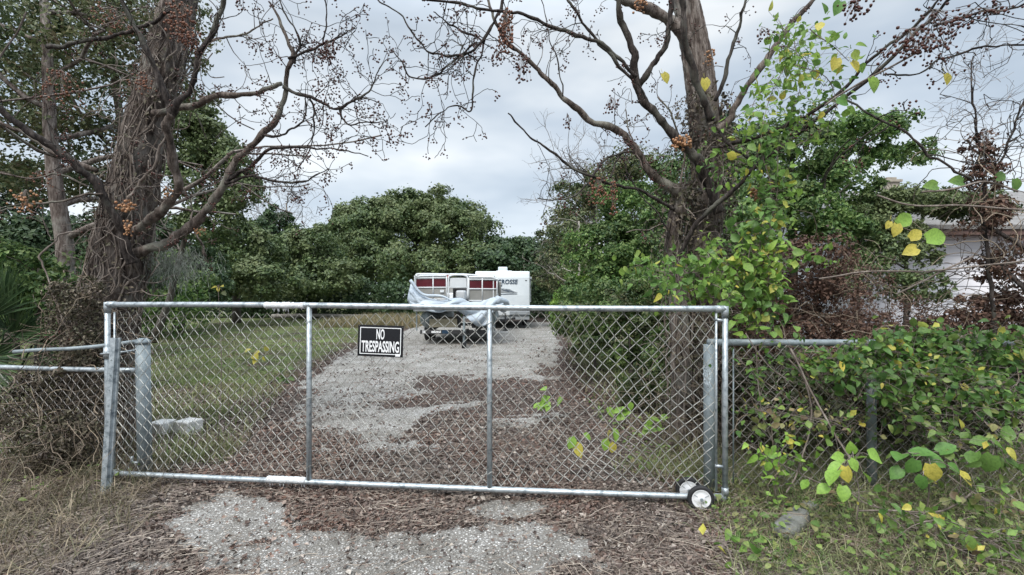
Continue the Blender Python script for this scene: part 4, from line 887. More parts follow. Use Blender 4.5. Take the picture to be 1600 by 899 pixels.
sapling('sapling', 'sapling with large light green heart shaped leaves in the right foreground, nearest the gate wheel', P(1335, 0, 3.0)*[1, 1, 0], [
    (1370, 714, 2.9, 44, 1, -.1), (1335, 728, 2.85, 34, .6, -.8), (1322, 742, 2.85, 36, -.2, -1, 'yellowleaf'), (1300, 745, 2.85, 40, -.9, -.5), (1318, 772, 2.85, 40, -.3, -1), (1340, 715, 3.0, 36, .3, .6), (1310, 715, 3.0, 34, -.7, .3), (1285, 765, 2.9, 32, -1, -.3), (1355, 745, 2.9, 34, .9, -.6), (1330, 700, 3.05, 30, -.2, .8), (1305, 730, 2.9, 30, -1, .1)], 'lightleaf', P(1334, 720, 2.95))
sapling('sapling', 'sapling with broad green and yellowing leaves in front of the right fence post', P(1440, 0, 3.05)*[1, 1, 0], [
    (1405, 712, 3.0, 40, -.9, .2), (1445, 708, 3.0, 48, .7, .4), (1425, 730, 2.95, 38, -.3, -.7), (1465, 722, 3.0, 44, .9, -.1), (1458, 740, 2.9, 40, .2, -1, 'yellowleaf'), (1400, 740, 3.0, 34, -.8, -.5), (1495, 735, 3.0, 46, 1, -.3), (1440, 755, 2.9, 34, -.2, -1), (1480, 700, 3.05, 40, .6, .6), (1512, 750, 2.95, 36, .9, -.7, 'yellowleaf')], 'midleaf', P(1448, 722, 3.0))
sapling('sapling', 'green leafed sapling growing at the far right edge of the foreground', P(1560, 0, 3.05)*[1, 1, 0], [
    (1530, 690, 3.1, 46, -.9, .2), (1565, 700, 3.0, 44, .7, -.3), (1545, 725, 3.0, 44, -.3, -.8), (1590, 730, 3.0, 44, .9, -.4), (1575, 675, 3.1, 42, .4, .7), (1520, 715, 3.0, 36, -.9, -.4)], 'fenceleaf', P(1556, 702, 3.05))
sapling('seedling', 'pale yellow seedling with drooping leaves seen through the gate, right of its middle post', G(955, 728)+[0, .2, 0], [
    (950, 682, 3.75, 30, -.4, -1, 'yellowleaf'), (962, 680, 3.75, 28, .3, -1, 'lightleaf'), (957, 700, 3.7, 26, 0, -1, 'yellowleaf'), (946, 695, 3.75, 26, -.3, -1, 'lightleaf')], 'yellowleaf', P(956, 668, 3.8), tm=TN)
sapling('seedling', 'small lime seedling seen through the gate just left of the pale yellow one', G(905, 735)+[0, .3, 0], [
    (893, 692, 3.8, 26, -.5, -1, 'lightleaf'), (904, 703, 3.8, 24, .1, -1, 'yellowleaf'), (918, 682, 3.8, 18, .8, -.3, 'lightleaf')], 'lightleaf', P(903, 682, 3.85), tm=TN)
sapling('seedling', 'yellow leafed stalk rising just behind the left part of the gate top rail', P(342, 0, 5.0)*[1, 1, 0], [
    (334, 449, 5.0, 14, -1, .1, 'yellowleaf'), (346, 447, 5.0, 14, .8, .3, 'yellowleaf'), (341, 452, 5.0, 12, .2, -1, 'yellowleaf'), (350, 458, 5, 14, 1, -.5, 'olive')], 'yellowleaf', P(341, 452, 5.0), tm=TN)
for k, (px, py, lab) in enumerate(((972, 640, 'light green seedling behind the gate below the dark shrub gap'), (1025, 665, 'small green seedling behind the gate left of the forked trunk foot'), (853, 628, 'tiny green seedling at the right edge of the driveway'), (405, 552, 'yellow topped weed standing in the lawn left of the first inner gate post'), (445, 590, 'dark leafy weed in the lawn beside the first inner gate post'))):
    g0 = G(px, py+30); Y = g0[1]; ls = [(px+rg.normal()*9, py+rg.normal()*7, Y+rg.normal()*.03, 19*(1 if Y < 6 else .6), rg.normal(), rg.normal()*.5) for _ in range(9)]
    sapling('seedling', lab, g0, ls, 'yellowleaf' if k == 3 else 'lightleaf' if k != 4 else 'mid', P(px, py+4, Y), tm=TN)
# big single leaves on the right hand branches
def leafset(parent, L):
    for (px, py, Y, s, dx, dz, mt) in L:
        T = unit(np.array([dx, -.15, dz])); sz = .78*s*Y/F; m2 = MB(); st = P(px, py, Y)-T*sz*.5
        scatter(m2, TH, np.array([st]), np.array([T]), np.array([unit(np.array([.2*dx, -1, .25]))]), sz, 1.0); m2.tube([st-T*.03+[0, 0, .02], st], .0014, 4); m2.build('leaf', M[mt], parent, smooth=True)
lv = thing('climbing_vine', P(1500, 0, 3.2)*[1, 1, 0], 'thin vine with few big green and yellow leaves strung from the upper right branches', 'vine')
g = MB()
for p, y0, y1 in (([(1290, 165), (1320, 145), (1380, 110), (1440, 80)], 3.4, 3.2), ([(1370, 305), (1420, 320), (1500, 322), (1600, 328)], 3.3, 3.1), ([(1440, 300), (1490, 296), (1540, 285), (1590, 300)], 3.2, 3.1), ([(1280, 435), (1360, 425), (1450, 424), (1530, 415), (1620, 405)], 3.5, 3.2), ([(1400, 460), (1460, 430), (1520, 400)], 3.4, 3.3)):
    g.tube(pixline(p, y0, y1, 6, .02), .0065, 6)
g.build('stem', M['vine'], lv, smooth=True)
leafset(lv, [(1365, 133, 3.2, 30, .4, -1, 'vineleaf'), (1337, 104, 3.3, 24, .6, -.7, 'yellowleaf'), (1305, 100, 3.4, 26, -.3, -.8, 'yellowleaf'), (1318, 160, 3.3, 26, 1, -.2, 'midleaf'), (1310, 12, 3.4, 30, -.4, -.8, 'midleaf'), (1400, 360, 3.3, 26, -.2, -1, 'yellowleaf'), (1423, 392, 3.2, 30, -.8, -.3, 'yellowleaf'), (1388, 352, 3.3, 16, -.5, -1, 'yellowleaf'), (1465, 370, 3.2, 42, 1, .2, 'lightleaf'), (1415, 342, 3.3, 34, .7, .5, 'lightleaf'),
             (1432, 366, 3.3, 28, .6, .4, 'yellowleaf'), (1455, 290, 3.2, 28, -1, .0, 'vineleaf'), (1495, 283, 3.2, 28, -1, .1, 'vineleaf'), (1587, 290, 3.1, 26, .1, -1, 'fenceleaf'), (1565, 275, 3.1, 24, 1, .5, 'fenceleaf'), (1480, 124, 3.2, 22, .3, -1, 'yellowleaf'), (1102, 132, 4.3, 24, .1, -1, 'yellowleaf'), (1040, 122, 4.4, 22, .5, -.9, 'yellowleaf')])

# hanging moss
ms = thing('hanging_moss', P(270, 0, 4.9)*[1, 1, 0], 'grey hanging moss draped under the low right limb of the left tree', 'moss')
g = MB(); 
for k in range(420):
    px = rg.normal()*26+272; py = 385+abs(rg.normal())*26; p = P(px, py, 4.75+rg.random()*.3); L = .06+.2*rg.random(); pts = [p]
    for s in range(4): pts.append(pts[-1]+np.array([rg.normal()*.02, rg.normal()*.02, -L/4]))
    g.tube(pts, .0016, 3, cap=False)
g.build('moss_strands', M['moss'], ms)

# ------------------------------------------------------------------ dead vine curtains at the right (brown)
def deadmass(label, blobs, n, nst, loc, lsz=.04, lm='deadleaf'):
    root = thing('dead_vine_tangle', loc, label, 'dead vines'); p, N = crown_pts(blobs, n, clump=.3, inner=.3); k = p[:, 2] > .02; p, N = p[k], N[k]
    m2 = MB(); scatter(m2, TM, p, np.cross(N, rdir(len(p)))+[0, 0, -.4], N, lsz*(.5+.8*rg.random(len(p)))); m2.build('dead_leaves', M[lm], root)
    g = MB()
    for q in range(nst):
        b = blobs[rg.integers(0, len(blobs))]; c = np.array(b[:3])+rdir(1)[0]*np.array(b[3:6])*.9; d = unit(rg.normal(size=3)+[0, 0, .1]); pts = [c]
        for s in range(6): d = unit(d+rg.normal(size=3)*.4-[0, 0, .1]); pts.append(pts[-1]+d*.06*(1+rg.random()))
        g.tube(smooth(pts, 2), .0016+.0025*rg.random(), 4, cap=False)
    g.build('stem', M['straw'], root); return root
deadmass('wide mound of brown dead vines behind the right hand fence beside the forked tree', [B(1240, 440, 5.0, 85, 55, .35), B(1190, 520, 5.0, 60, 60, .3), B(1300, 500, 5.0, 70, 60, .35), B(1290, 590, 4.6, 90, 60, .35), B(1180, 620, 4.8, 60, 80, .3), B(1400, 560, 4.6, 80, 50, .35)], 30000, 260, (P(1240, 0, 5)[0], 5, 0))
deadmass('brown dead vines hanging in a column at the far right edge above the fence', [B(1530, 265, 4.0, 22, 55, .15), B(1545, 340, 4.0, 34, 35, .15), B(1575, 420, 4.0, 40, 40, .2), B(1560, 490, 4.1, 70, 36, .25), B(1590, 530, 4.1, 70, 40, .25), B(1480, 520, 4.2, 60, 22, .25)], 11000, 170, (P(1560, 0, 4)[0], 4, 0), .035)
deadmass('bare brown bramble arching low behind the fence in front of the white house', [B(1400, 500, 5.4, 80, 36, .4), B(1350, 440, 5.6, 45, 35, .3), B(1470, 560, 5.0, 90, 40, .35)], 4200, 110, (P(1400, 0, 5.4)[0], 5.4, 0), .03)
deadmass('dark tangle of dead vines around the foot of the left tree and fence', [B(120, 500, 4.3, 55, 60, .2), B(125, 600, 4.25, 55, 70, .2), B(60, 640, 4.2, 70, 70, .2), B(140, 690, 4.1, 60, 50, .2), B(70, 700, 3.9, 70, 40, .2)], 14000, 260, (P(110, 0, 4.3)[0], 4.3, 0), .032, 'greydead')
sn = thing('dead_sapling', P(1532, 0, 4.0)*[1, 1, 0], 'thin dead sapling wrapped in brown vines standing up against the sky at the far right', 'sapling')
g = MB(); 
limb(g, [(1560, 620), (1548, 480), (1538, 340), (1530, 260), (1522, 180), (1520, 90)], 4.0, 4.0, 6, 1.5, None, 10, .3, .03, 200); limb(g, [(1545, 300), (1570, 240), (1602, 150)], 4.0, 3.9, 3.5, 2.5, None, 6, .3, .02, 201)
limb(g, [(1548, 400), (1580, 430), (1620, 470)], 4.0, 3.8, 7, 6, None, 3, .3, .02, 203); limb(g, [(1540, 350), (1575, 372), (1620, 400)], 4.0, 3.8, 5, 4.5, None, 3, .3, .02, 204); g.build('branches', M['limb_dark'], sn, smooth=True)
for i in range(2):
    tw = []
    g = MB()
    for k in range(26): 
        p = P(1520+rg.normal()*22, 120+i*70+rg.normal()*30, 4.0+rg.normal()*.1); grow(g, p, rdir(1)[0]+[0, 0, .5], .22, .0022, 1, tw, rmin=.0013)
    g.build('twigs', M['greytwig'], sn)
# long bare stems crossing the right side
bs_ = thing('bare_vine', (P(1250, 0, 3.5)[0], 3.5, 0), 'pale leafless vine stems climbing from the verge over the right hand fence', 'vine'); g = MB()
for p, y0, y1, r in (([(1235, 545), (1262, 600), (1290, 650), (1310, 690), (1335, 730)], 3.5, 3.2, .007), ([(1232, 560), (1255, 590), (1268, 640), (1262, 690), (1245, 740), (1228, 770)], 3.5, 3.3, .006), ([(1165, 520), (1200, 570), (1240, 600)], 3.55, 3.5, .004), ([(1480, 890), (1430, 840), (1380, 800), (1330, 770)], 2.7, 3.1, .004), ([(1340, 800), (1400, 797), (1460, 800), (1490, 790), (1520, 770)], 3.0, 3.0, .006), ([(1495, 780), (1500, 740), (1480, 700)], 3.0, 3.1, .004), ([(1160, 690), (1210, 720), (1260, 745), (1300, 765)], 3.4, 3.3, .004)):
    g.tube(pixline(p, y0, y1, 6, .02, int(r*1e4)), r, 6)
g.build('stem', M['vine'], bs_, smooth=True)

# straw tangle of thin stems near fences and in the verge (uncountable)
def tangle(name, label, boxes, n, mat, r=.0016, L=.5):
    g = MB()
    for k in range(n):
        (x0, x1), (y0, y1), (z0, z1) = boxes[rg.integers(0, len(boxes))]
        p = np.array([rg.uniform(x0, x1), rg.uniform(y0, y1), z0+(z1-z0)*rg.random()**1.5]); d = unit(rg.normal(size=3)*[1, .6, .7]+[0, 0, .15]); pts = [p]
        for s in range(5): d = unit(d+rg.normal(size=3)*.4-[0, 0, .12]); pts.append(pts[-1]+d*L/5*(.5+rg.random()))
        pts = np.array(pts); pts[:, 2] = np.maximum(pts[:, 2], .01); g.tube(pts, r*(.6+.9*rg.random()), 3, cap=False)
    return tag(g.build(name, mat), label, 'dry stems', kind='stuff')
tangle('dry_stem_tangle', 'tangled dry stems around the left fence and weeds', [((-4.8, -3.1), (3.3, 4.4), (0, .8)), ((-4.6, -2.6), (2.8, 3.9), (0, .25)), ((-4.8, -3.3), (4.2, 4.7), (.3, 1.3))], 1100, M['straw'], .0010, .26)
tangle('dry_stem_tangle', 'tangled dry stems along the right hand fence', [((1.5, 4.4), (3.2, 4.6), (0, 1.1)), ((1.3, 4.2), (2.4, 3.5), (0, .2)), ((1.2, 4.2), (3.7, 4.5), (.2, 1.3)), ((.9, 2.2), (4, 5), (0, .8))], 1300, M['straw'], .0011, .30)

# ------------------------------------------------------------------ background trees
def tree(name, label, px, Y, trunk_top_py, r, blobs, n, leaf, mat, nb=7, group=None, tm=TF, bark='bark_far', base_px=None, cl=.24, lvl=1, inner=.15, cat='tree'):
    b = P(base_px or px, 0, Y); b[2] = 0; t = P(px, trunk_top_py, Y)
    root = thing(name, b, label, cat, group); tips_ = []; g = MB(); tree_skeleton(g, b-[0, 0, .1], t, r, nb, tips_, lvl=lvl); g.build('trunk', M[bark], root, smooth=True)
    crown('crown', root, blobs, n, leaf, M[mat], tm, clump=cl, inner=inner); return root
BG = 'woodland trees behind the lawn'
# central oak with a domed crown
tree('oak_tree', 'broad domed oak directly behind the boat, tallest of the far trees', 650, 46, 350, .5, [B(655, 325, 46, 60, 26, 3), B(560, 355, 46, 50, 34, 4), B(640, 352, 46, 85, 44, 5), B(560, 385, 45, 66, 46, 4.5), B(715, 378, 45, 66, 46, 4.5), B(600, 345, 47, 60, 32, 4), B(690, 348, 46, 58, 30, 4), B(620, 420, 43, 110, 42, 4), B(720, 425, 43, 80, 42, 4), B(530, 425, 43, 60, 44, 4)], 150000, .25, 'oak', group=BG, cl=.2)
tree('oak_tree', 'rounded dark tree right of the domed oak above the camper roof', 800, 42, 400, .35, [B(800, 405, 42, 50, 34, 3), B(775, 430, 40, 45, 40, 3), B(835, 425, 40, 42, 48, 3)], 26000, .26, 'oak2', group=BG)
tree('evergreen_tree', 'pointed dark evergreen between the bare crown and the domed oak', 432, 34, 345, .25, [B(432, 362, 34, 28, 30, 1.6), B(440, 400, 34, 40, 36, 2), B(450, 440, 33, 55, 38, 2.2)], 20000, .2, 'oak2', group=BG)
tree('shrubby_tree', 'mid green bushy tree at the lawn edge left of the pointed evergreen', 370, 26, 380, .25, [B(355, 392, 26, 52, 44, 2), B(395, 410, 25, 50, 50, 2), B(330, 435, 24, 50, 46, 2), B(410, 445, 24, 60, 34, 2)], 34000, .16, 'oak', group=BG)
tree('shrubby_tree', 'olive green bushy tree low beside the domed oak on its left', 490, 32, 400, .25, [B(490, 392, 32, 42, 40, 2), B(470, 405, 32, 45, 42, 2), B(515, 440, 31, 50, 36, 2), B(470, 450, 30, 55, 26, 2)], 22000, .19, 'oak', group=BG)
tree('shrubby_tree', 'dark leafy tree directly behind the left trunk low at the lawn edge', 280, 20, 390, .25, [B(270, 400, 20, 55, 55, 1.8), B(240, 445, 19, 60, 36, 1.5), B(310, 450, 19, 50, 34, 1.5)], 26000, .13, 'oak2', group=BG)
tree('live_oak', 'leafy oak showing right of the left trunk with sky above its crown', 325, 15, 240, .12, [B(330, 228, 15, 42, 40, 1), B(352, 262, 15, 38, 34, 1), B(310, 290, 15, 45, 45, 1), B(345, 320, 15, 30, 22, .8), B(290, 215, 15, 40, 50, 1), B(372, 300, 15, 34, 34, .9), B(330, 355, 15, 45, 40, 1), B(300, 190, 15, 34, 30, .9)], 25000, .105, 'oak', nb=8, cl=.26, inner=.2, group=BG, base_px=235)
# left: open crowned trees behind the trunk
tree('leaning_tree', 'slender tree with pinkish trunk at the far left, sky showing through its small leaves', 60, 6.6, -60, .14, [B(40, 60, 7, 75, 60, 1.0), B(130, 110, 7, 75, 55, 1.0), B(30, 190, 7, 70, 50, .9), B(130, 220, 7.5, 70, 50, .9), B(190, 40, 7.5, 70, 50, 1.), B(60, 290, 7.5, 70, 40, .8), B(170, 300, 7.5, 60, 40, .8)], 15000, .066, 'olive', base_px=125, bark='bark', tm=TM, cl=.3, inner=.35, nb=9, group=BG)
tree('slender_tree', 'second slender trunk between the leaning tree and the big left tree', 150, 7.5, -80, .10, [B(230, 120, 8.5, 70, 70, 1.), B(110, 20, 8.5, 90, 50, 1.), B(250, 20, 8.5, 70, 40, 1.), B(60, 150, 9, 80, 60, 1)], 9500, .08, 'olive', base_px=210, bark='bark', tm=TM, cl=.3, inner=.35, nb=8, group=BG)
tree('dark_shrub_tree', 'dense dark leafy tree filling the far left between fence and sky', 20, 11, 330, .16, [B(20, 390, 11, 90, 60, 1.3), B(110, 400, 11.5, 80, 60, 1.3), B(-20, 300, 11, 70, 50, 1.2), B(190, 430, 12, 60, 45, 1.2), B(60, 450, 10, 100, 40, 1.2)], 34000, .095, 'oak2', group=BG)
tree('broadleaf_shrub', 'mid green shrub behind the palmetto at the far left', 60, 6.6, 420, .06, [B(20, 430, 6.4, 70, 45, .6), B(90, 455, 6.6, 50, 35, .5), B(-30, 480, 6.2, 60, 45, .5)], 6500, .07, 'mid', tm=TM, cat='shrub')
# right of the drive
tree('thinning_tree', 'grey green half bare tree right of the camper with hazy twigs against the sky', 930, 24, 270, .25, [B(950, 290, 24, 50, 34, 1.6), B(905, 320, 24, 45, 36, 1.6), B(985, 265, 24, 40, 28, 1.4), B(890, 370, 23, 45, 40, 1.6), B(880, 430, 22, 50, 40, 1.6)], 22000, .13, 'olive', nb=12, cl=.3, inner=.35, lvl=2, group=BG)
tree('dark_tree', 'dark green tree right behind the camper corner', 868, 30, 400, .25, [B(865, 425, 30, 36, 45, 1.8), B(850, 445, 29, 30, 30, 1.5), B(895, 410, 28, 40, 60, 1.6)], 18000, .17, 'oak2', group=BG)
tree('leafy_thicket', 'large bright green thicket right of the driveway beyond the gate', 990, 12.5, 360, .16, [B(990, 345, 12.5, 62, 50, 1.1), B(945, 400, 12, 60, 52, 1.0), B(1035, 300, 12.5, 50, 50, 1.), B(1020, 400, 11.5, 66, 60, 1.0), B(965, 460, 11, 80, 45, .9), B(1040, 470, 10, 70, 60, .8)], 44000, .085, 'mid', tm=TM, cat='thicket')
tree('yellow_shrub', 'yellowish shrub at the driveway edge below the bright thicket', 900, 12.5, 450, .05, [B(905, 452, 12.5, 30, 22, .5), B(885, 472, 12.3, 26, 18, .4), B(930, 470, 12, 34, 20, .5), B(890, 500, 12, 30, 14, .4)], 7000, .075, 'vineleaf', tm=TM, cat='shrub')
tree('low_shrub', 'low dark shrub behind the gate near the foot of the forked tree', 985, 7.2, 500, .04, [B(1060, 500, 6.6, 50, 40, .4), B(1085, 470, 6.0, 40, 26, .3), B(1020, 470, 7, 50, 30, .4), B(960, 500, 7.6, 45, 26, .4), B(1010, 520, 6.8, 36, 36, .35), B(900, 510, 9, 40, 20, .4), B(1040, 540, 6.4, 26, 40, .3)], 22000, .055, 'mixed', tm=TM, cat='shrub')
tree('leafy_shrub', 'bright leafy shrub sprawling to the ground behind the right panel of the gate', 930, 9.6, 505, .04, [B(905, 495, 10.2, 46, 22, .7), B(950, 510, 9.2, 50, 30, .6), B(885, 515, 9.6, 22, 14, .4), B(1000, 480, 9.4, 60, 34, .6), B(925, 540, 8.2, 36, 14, .4), B(985, 560, 7.4, 40, 18, .4)], 15000, .07, 'mixed', tm=TM, cat='shrub')
tree('leafy_shrub', 'olive weedy shrub at the ground behind the right end of the gate mesh', 1040, 5.6, 590, .03, [B(1035, 585, 5.8, 36, 36, .3), B(1075, 610, 5.3, 32, 50, .25), B(1000, 610, 6.2, 36, 26, .3), B(1060, 545, 5.6, 30, 26, .25), B(1090, 570, 5.4, 22, 40, .2)], 12000, .045, 'mixed', tm=TM, cat='shrub')
tree('shade_shrub', 'dense shrub added behind the right hand fence mesh, leaves coloured dark for deep shade', 1300, 4.7, 600, .03, [B(1200, 640, 4.4, 70, 80, .3), B(1320, 640, 4.4, 80, 80, .3), B(1450, 640, 4.4, 80, 80, .3), B(1570, 620, 4.4, 80, 90, .3)], 24000, .045, 'shadeleaf', tm=TM, cat='shrub')  # added shrub blocks light behind the mesh; its dark leaves carry the shade
tree('leafy_tree', 'leafy green tree right of the forked trunk reaching up to the sky', 1240, 8.6, 230, .12, [B(1180, 270, 8.8, 60, 60, .8), B(1250, 240, 8.6, 62, 50, .8), B(1300, 290, 8.6, 58, 48, .8), B(1230, 330, 8.2, 80, 50, .8), B(1340, 215, 9, 55, 26, .7), B(1400, 245, 9, 55, 20, .6), B(1150, 380, 8, 60, 60, .7), B(1290, 370, 8, 70, 34, .6), B(1350, 330, 8.5, 40, 26, .5), B(1380, 200, 9, 34, 14, .5)], 42000, .07, 'mid', tm=TM, nb=9)
tree('hedge_shrub', 'olive shrub in front of the white house roof line', 1420, 8.2, 330, .06, [B(1400, 325, 8.2, 50, 20, .5), B(1440, 312, 8.1, 70, 17, .4), B(1510, 322, 8.1, 46, 20, .4), B(1545, 335, 8.0, 30, 18, .3), B(1460, 322, 8.2, 50, 18, .5), B(1345, 350, 8.2, 40, 30, .5), B(1510, 330, 8.2, 36, 18, .4), B(1410, 365, 8., 40, 16, .4), B(1385, 400, 7.6, 50, 30, .4), B(1440, 400, 7.8, 30, 30, .3), B(1350, 440, 7.2, 50, 40, .4), B(1430, 455, 7, 40, 30, .4)], 24000, .06, 'oak', tm=TM, cat='shrub')
tree('backdrop_tree', 'dark tree behind the forked trunk', 1090, 16, 300, .2, [B(1090, 300, 16, 60, 60, 1.3), B(1060, 380, 15, 60, 60, 1.2), B(1130, 400, 15, 60, 60, 1.2), B(1110, 470, 14, 90, 50, 1.2), B(1140, 230, 16, 40, 40, 1)], 26000, .12, 'oak2', group=BG)

def baretree(name, label, px, Y, top, r, nb, mat, lvl=3, L=None, upb=.5, t0=.3, sp=.9, base=None, twig=True):
    b = P(base or px, 0, Y); b[2] = 0; root = thing(name, b, label, 'tree', 'bare trees'); g = MB(); t_ = []
    tree_skeleton(g, b, P(px, top, Y), r, nb, t_, sp, lvl, upb, t0, L=L); g.build('trunk', M[mat], root, smooth=True)
    if twig:
        h = MB()
        for p, d in t_:
            for k in range(3): grow(h, p, d+rg.normal(size=3)*.6, .6 if Y > 20 else .35, .012 if Y > 20 else .005, 1, None, rmin=.006 if Y > 20 else .003)
        h.build('twigs', M['greytwig'], root)
baretree('bare_tree', 'bare grey tree rising between the evergreen and the leafy oak on the left', 450, 36, 318, .16, 9, 'greytwig', 2, upb=.9)
baretree('bare_tree', 'bare twiggy tree rising just left of the pointed evergreen', 412, 38, 330, .14, 8, 'greytwig', 2, upb=.9)
baretree('bare_tree', 'grey leafless crown against the sky right of the camper', 905, 26, 262, .14, 12, 'greytwig', 2, upb=.55)
baretree('bare_tree', 'pale dead sapling with crooked white limbs at the edge of the bright thicket', 908, 15, 345, .08, 7, 'pale_bark', 1, base=918, twig=True)
# far woods closing the horizon
blobs = []
for x_ in np.linspace(-90, 90, 46):
    if -14 < x_ < -1: continue
    h = 2.6+1.3*rg.random(); blobs.append((x_+rg.normal(), 62+rg.normal()*3, h, 4.5, 4, h+.8))
m_ = crown('far_woods', None, blobs+[(x_, 58, 1.8, 4, 3, 2.6) for x_ in np.linspace(-60, 60, 24)], 90000, .42, M['oak2'], clump=.26, inner=.25); tag(m_, 'dark continuous wood closing the far side of the lot', 'woods', kind='stuff')
blobs = [(x_+rg.normal()*.4, 33+rg.normal(), .9, 1.7, 1.3, 1.3+.5*rg.random()) for x_ in np.linspace(-34, 14, 34)]
m_ = crown('undergrowth', None, blobs, 46000, .2, M['oak2'], clump=.28, inner=.3); tag(m_, 'dark undergrowth along the far edge of the lawn', 'undergrowth', kind='stuff')
blobs = [(x_+rg.normal()*.4, 17+rg.normal(), 1.2, 1.3, 1.0, 1.4+.5*rg.random()) for x_ in np.linspace(-24, -11, 12)]+[(x_, 13+rg.normal()*.6, 1.0, 1.1, .8, 1.5) for x_ in np.linspace(3.6, 11, 9)]
m_ = crown('side_undergrowth', None, blobs, 42000, .13, M['mid'], TM, clump=.28, inner=.3); tag(m_, 'green undergrowth at both sides of the yard', 'undergrowth', kind='stuff')
# ground creeper in the verge (broad small leaves)
X = np.concatenate([rg.uniform(1.3, 4.4, 2600), rg.uniform(-4.6, -3.0, 300), rg.uniform(1.0, 3.4, 1800)]); Y = np.concatenate([rg.uniform(2.4, 3.8, 2600), rg.uniform(2.7, 4.2, 300), rg.uniform(4, 7, 1800)])
k = rg.random(len(X)) < sstep(.34, .56, n2(X, Y, 1.7, 3, 91)); X, Y = X[k], Y[k]; n = len(X)
mb = MB(); scatter(mb, TN, np.stack([X, Y, terrain(X, Y)+.03+.1*rg.random(n)], -1), rdir(n)*[1, 1, .3], unit(rg.normal(size=(n, 3))*.4+[0, 0, 1]), .018+.045*rg.random(n)**1.8)
tag(mb.build('ground_creeper', M['olivevine'], smooth=True), 'low creeping green leaves in the right verge', 'creeper', kind='stuff')

# palmetto
pm = thing('palmetto', P(-10, 0, 4.6)*[1, 1, 0], 'dark green fan palmetto cut by the left edge behind the fence', 'palmetto')
for k, (cx, cy, rot, s, Y) in enumerate(((20, 525, 1.1, .52, 4.5), (-25, 500, 1.5, .6, 4.4), (50, 540, .35, .42, 4.6), (-20, 560, .0, .5, 4.45), (10, 480, 1.9, .5, 4.7))):
    mb = MB(); c = P(cx, cy, Y); n = 26
    a = np.linspace(-1.25, 1.25, n)+rot; T = np.stack([np.cos(a), -.25+.1*np.sin(a*5), np.sin(a)], -1); pos = np.repeat(c[None], n, 0)+T*.03
    scatter(mb, (np.array([[0, -.012, 0], [.5, -.03, .01], [1, 0, -.06], [.5, .03, .01], [0, .012, 0], [.5, 0, -.012]]), [np.array([[0, 1, 5], [1, 2, 5], [2, 3, 5], [3, 4, 5], [4, 0, 5]])]), pos, T, np.repeat([[0, -1., .2]], n, 0)+rg.normal(size=(n, 3))*.3, s*(.85+.2*rg.random(n)), 1.0)
    base = P(-10, 0, 4.6); base[2] = .05; mb.tube(smooth([base, (base+c)/2+[.0, 0, .1], c], 5), .009, 5); mb.build('frond', M['oak2'], pm)

# ------------------------------------------------------------------ house
hs = thing('white_house', (9.5, 9.2, 0), 'white clapboard house with brown trim and grey roof behind the dead vines at the right', 'house')
HX0, HX1, HY0, HY1 = 6.6, 15.5, 9.2, 15.2
mb = MB(); nb_ = 18; bh = 2.62/nb_
for i in range(nb_):
    z0 = .08+i*bh; mb.box(HX0, HX1, HY0-.012, HY0+.1, z0, z0+bh-.002, M=lambda q: np.array([q[0], q[1]-(.016 if (q[1] < HY0+.01 and q[2] < z0+bh*.5) else 0), q[2]]))
    mb.box(HX0-.0, HX0+.1, HY0+.1, HY1, z0, z0+bh-.002, M=lambda q: np.array([q[0]-(.016 if (q[0] < HX0+.01 and q[2] < z0+bh*.5) else 0), q[1], q[2]]))
mb.box(HX0+.1, HX1-.01, HY0+.1, HY1-.01, .0, 2.66); mb.build('wall', M['siding'], hs)
mb = MB(); mb.box(HX0-.06, HX0+.04, HY0-.06, HY0-.02, .05, 2.6); mb.box(HX0-.3, HX1, HY0-.37, HY0-.33, 2.62, 2.8); mb.box(HX0-.3, HX1, HY0-.33, HY0+.0, 2.64, 2.68); mb.build('trim', M['brown'], hs)
mb = MB(); rz, ry = 4.15, (HY0+HY1)/2
V = [[X, yy, zz] for X in (HX0-.35, HX1) for yy, zz in ((HY0-.4, 2.80), (ry, rz), (HY1+.4, 2.80), (HY1+.4, 2.74), (ry, rz-.08), (HY0-.4, 2.72))]
mb.add(V, [[(0, 1, 7, 6), (1, 2, 8, 7), (3, 4, 10, 9), (4, 5, 11, 10), (0, 6, 11, 5), (2, 3, 9, 8)], [(0, 5, 4, 1), (1, 4, 3, 2), (6, 7, 10, 11), (7, 8, 9, 10)]]); rf_ = mb.build('roof', M['shingle'], hs)
mb = MB(); mb.add([[HX0+.01, HY0, 2.66], [HX0+.01, HY1, 2.66], [HX0+.01, ry, rz-.1]], [[(0, 1, 2)]]); mb.build('gable', M['siding'], hs)
mb = MB(); cx_ = P(1396, 0, 12)[0]; mb.box(cx_-.16, cx_+.16, 12.0, 12.4, 3.9, 4.34); mb.box(cx_-.2, cx_+.2, 11.96, 12.44, 4.34, 4.40); mb.box(cx_-.12, cx_+.12, 12.05, 12.35, 4.40, 4.47); mb.build('chimney', M['brick'], hs)
wx = P(1545, 0, HY0)[0]; mb = MB(); 
for (a0, a1, b0, b1) in ((wx-.5, wx+.5, 2.1, 2.18), (wx-.5, wx+.5, 1.0, 1.08), (wx-.5, wx-.42, 1.08, 2.1), (wx+.42, wx+.5, 1.08, 2.1), (wx-.02, wx+.02, 1.08, 2.1)): mb.box(a0+1.2, a1+1.2, HY0-.06, HY0-.01, b0, b1)
wf = mb.build('window', M['brown'], hs); mb = MB(); mb.box(wx+.78, wx+1.62, HY0-.035, HY0-.03, 1.08, 2.1); o = mb.build('pane', M['glassdark'], wf); o.location = (0, 0, 0)

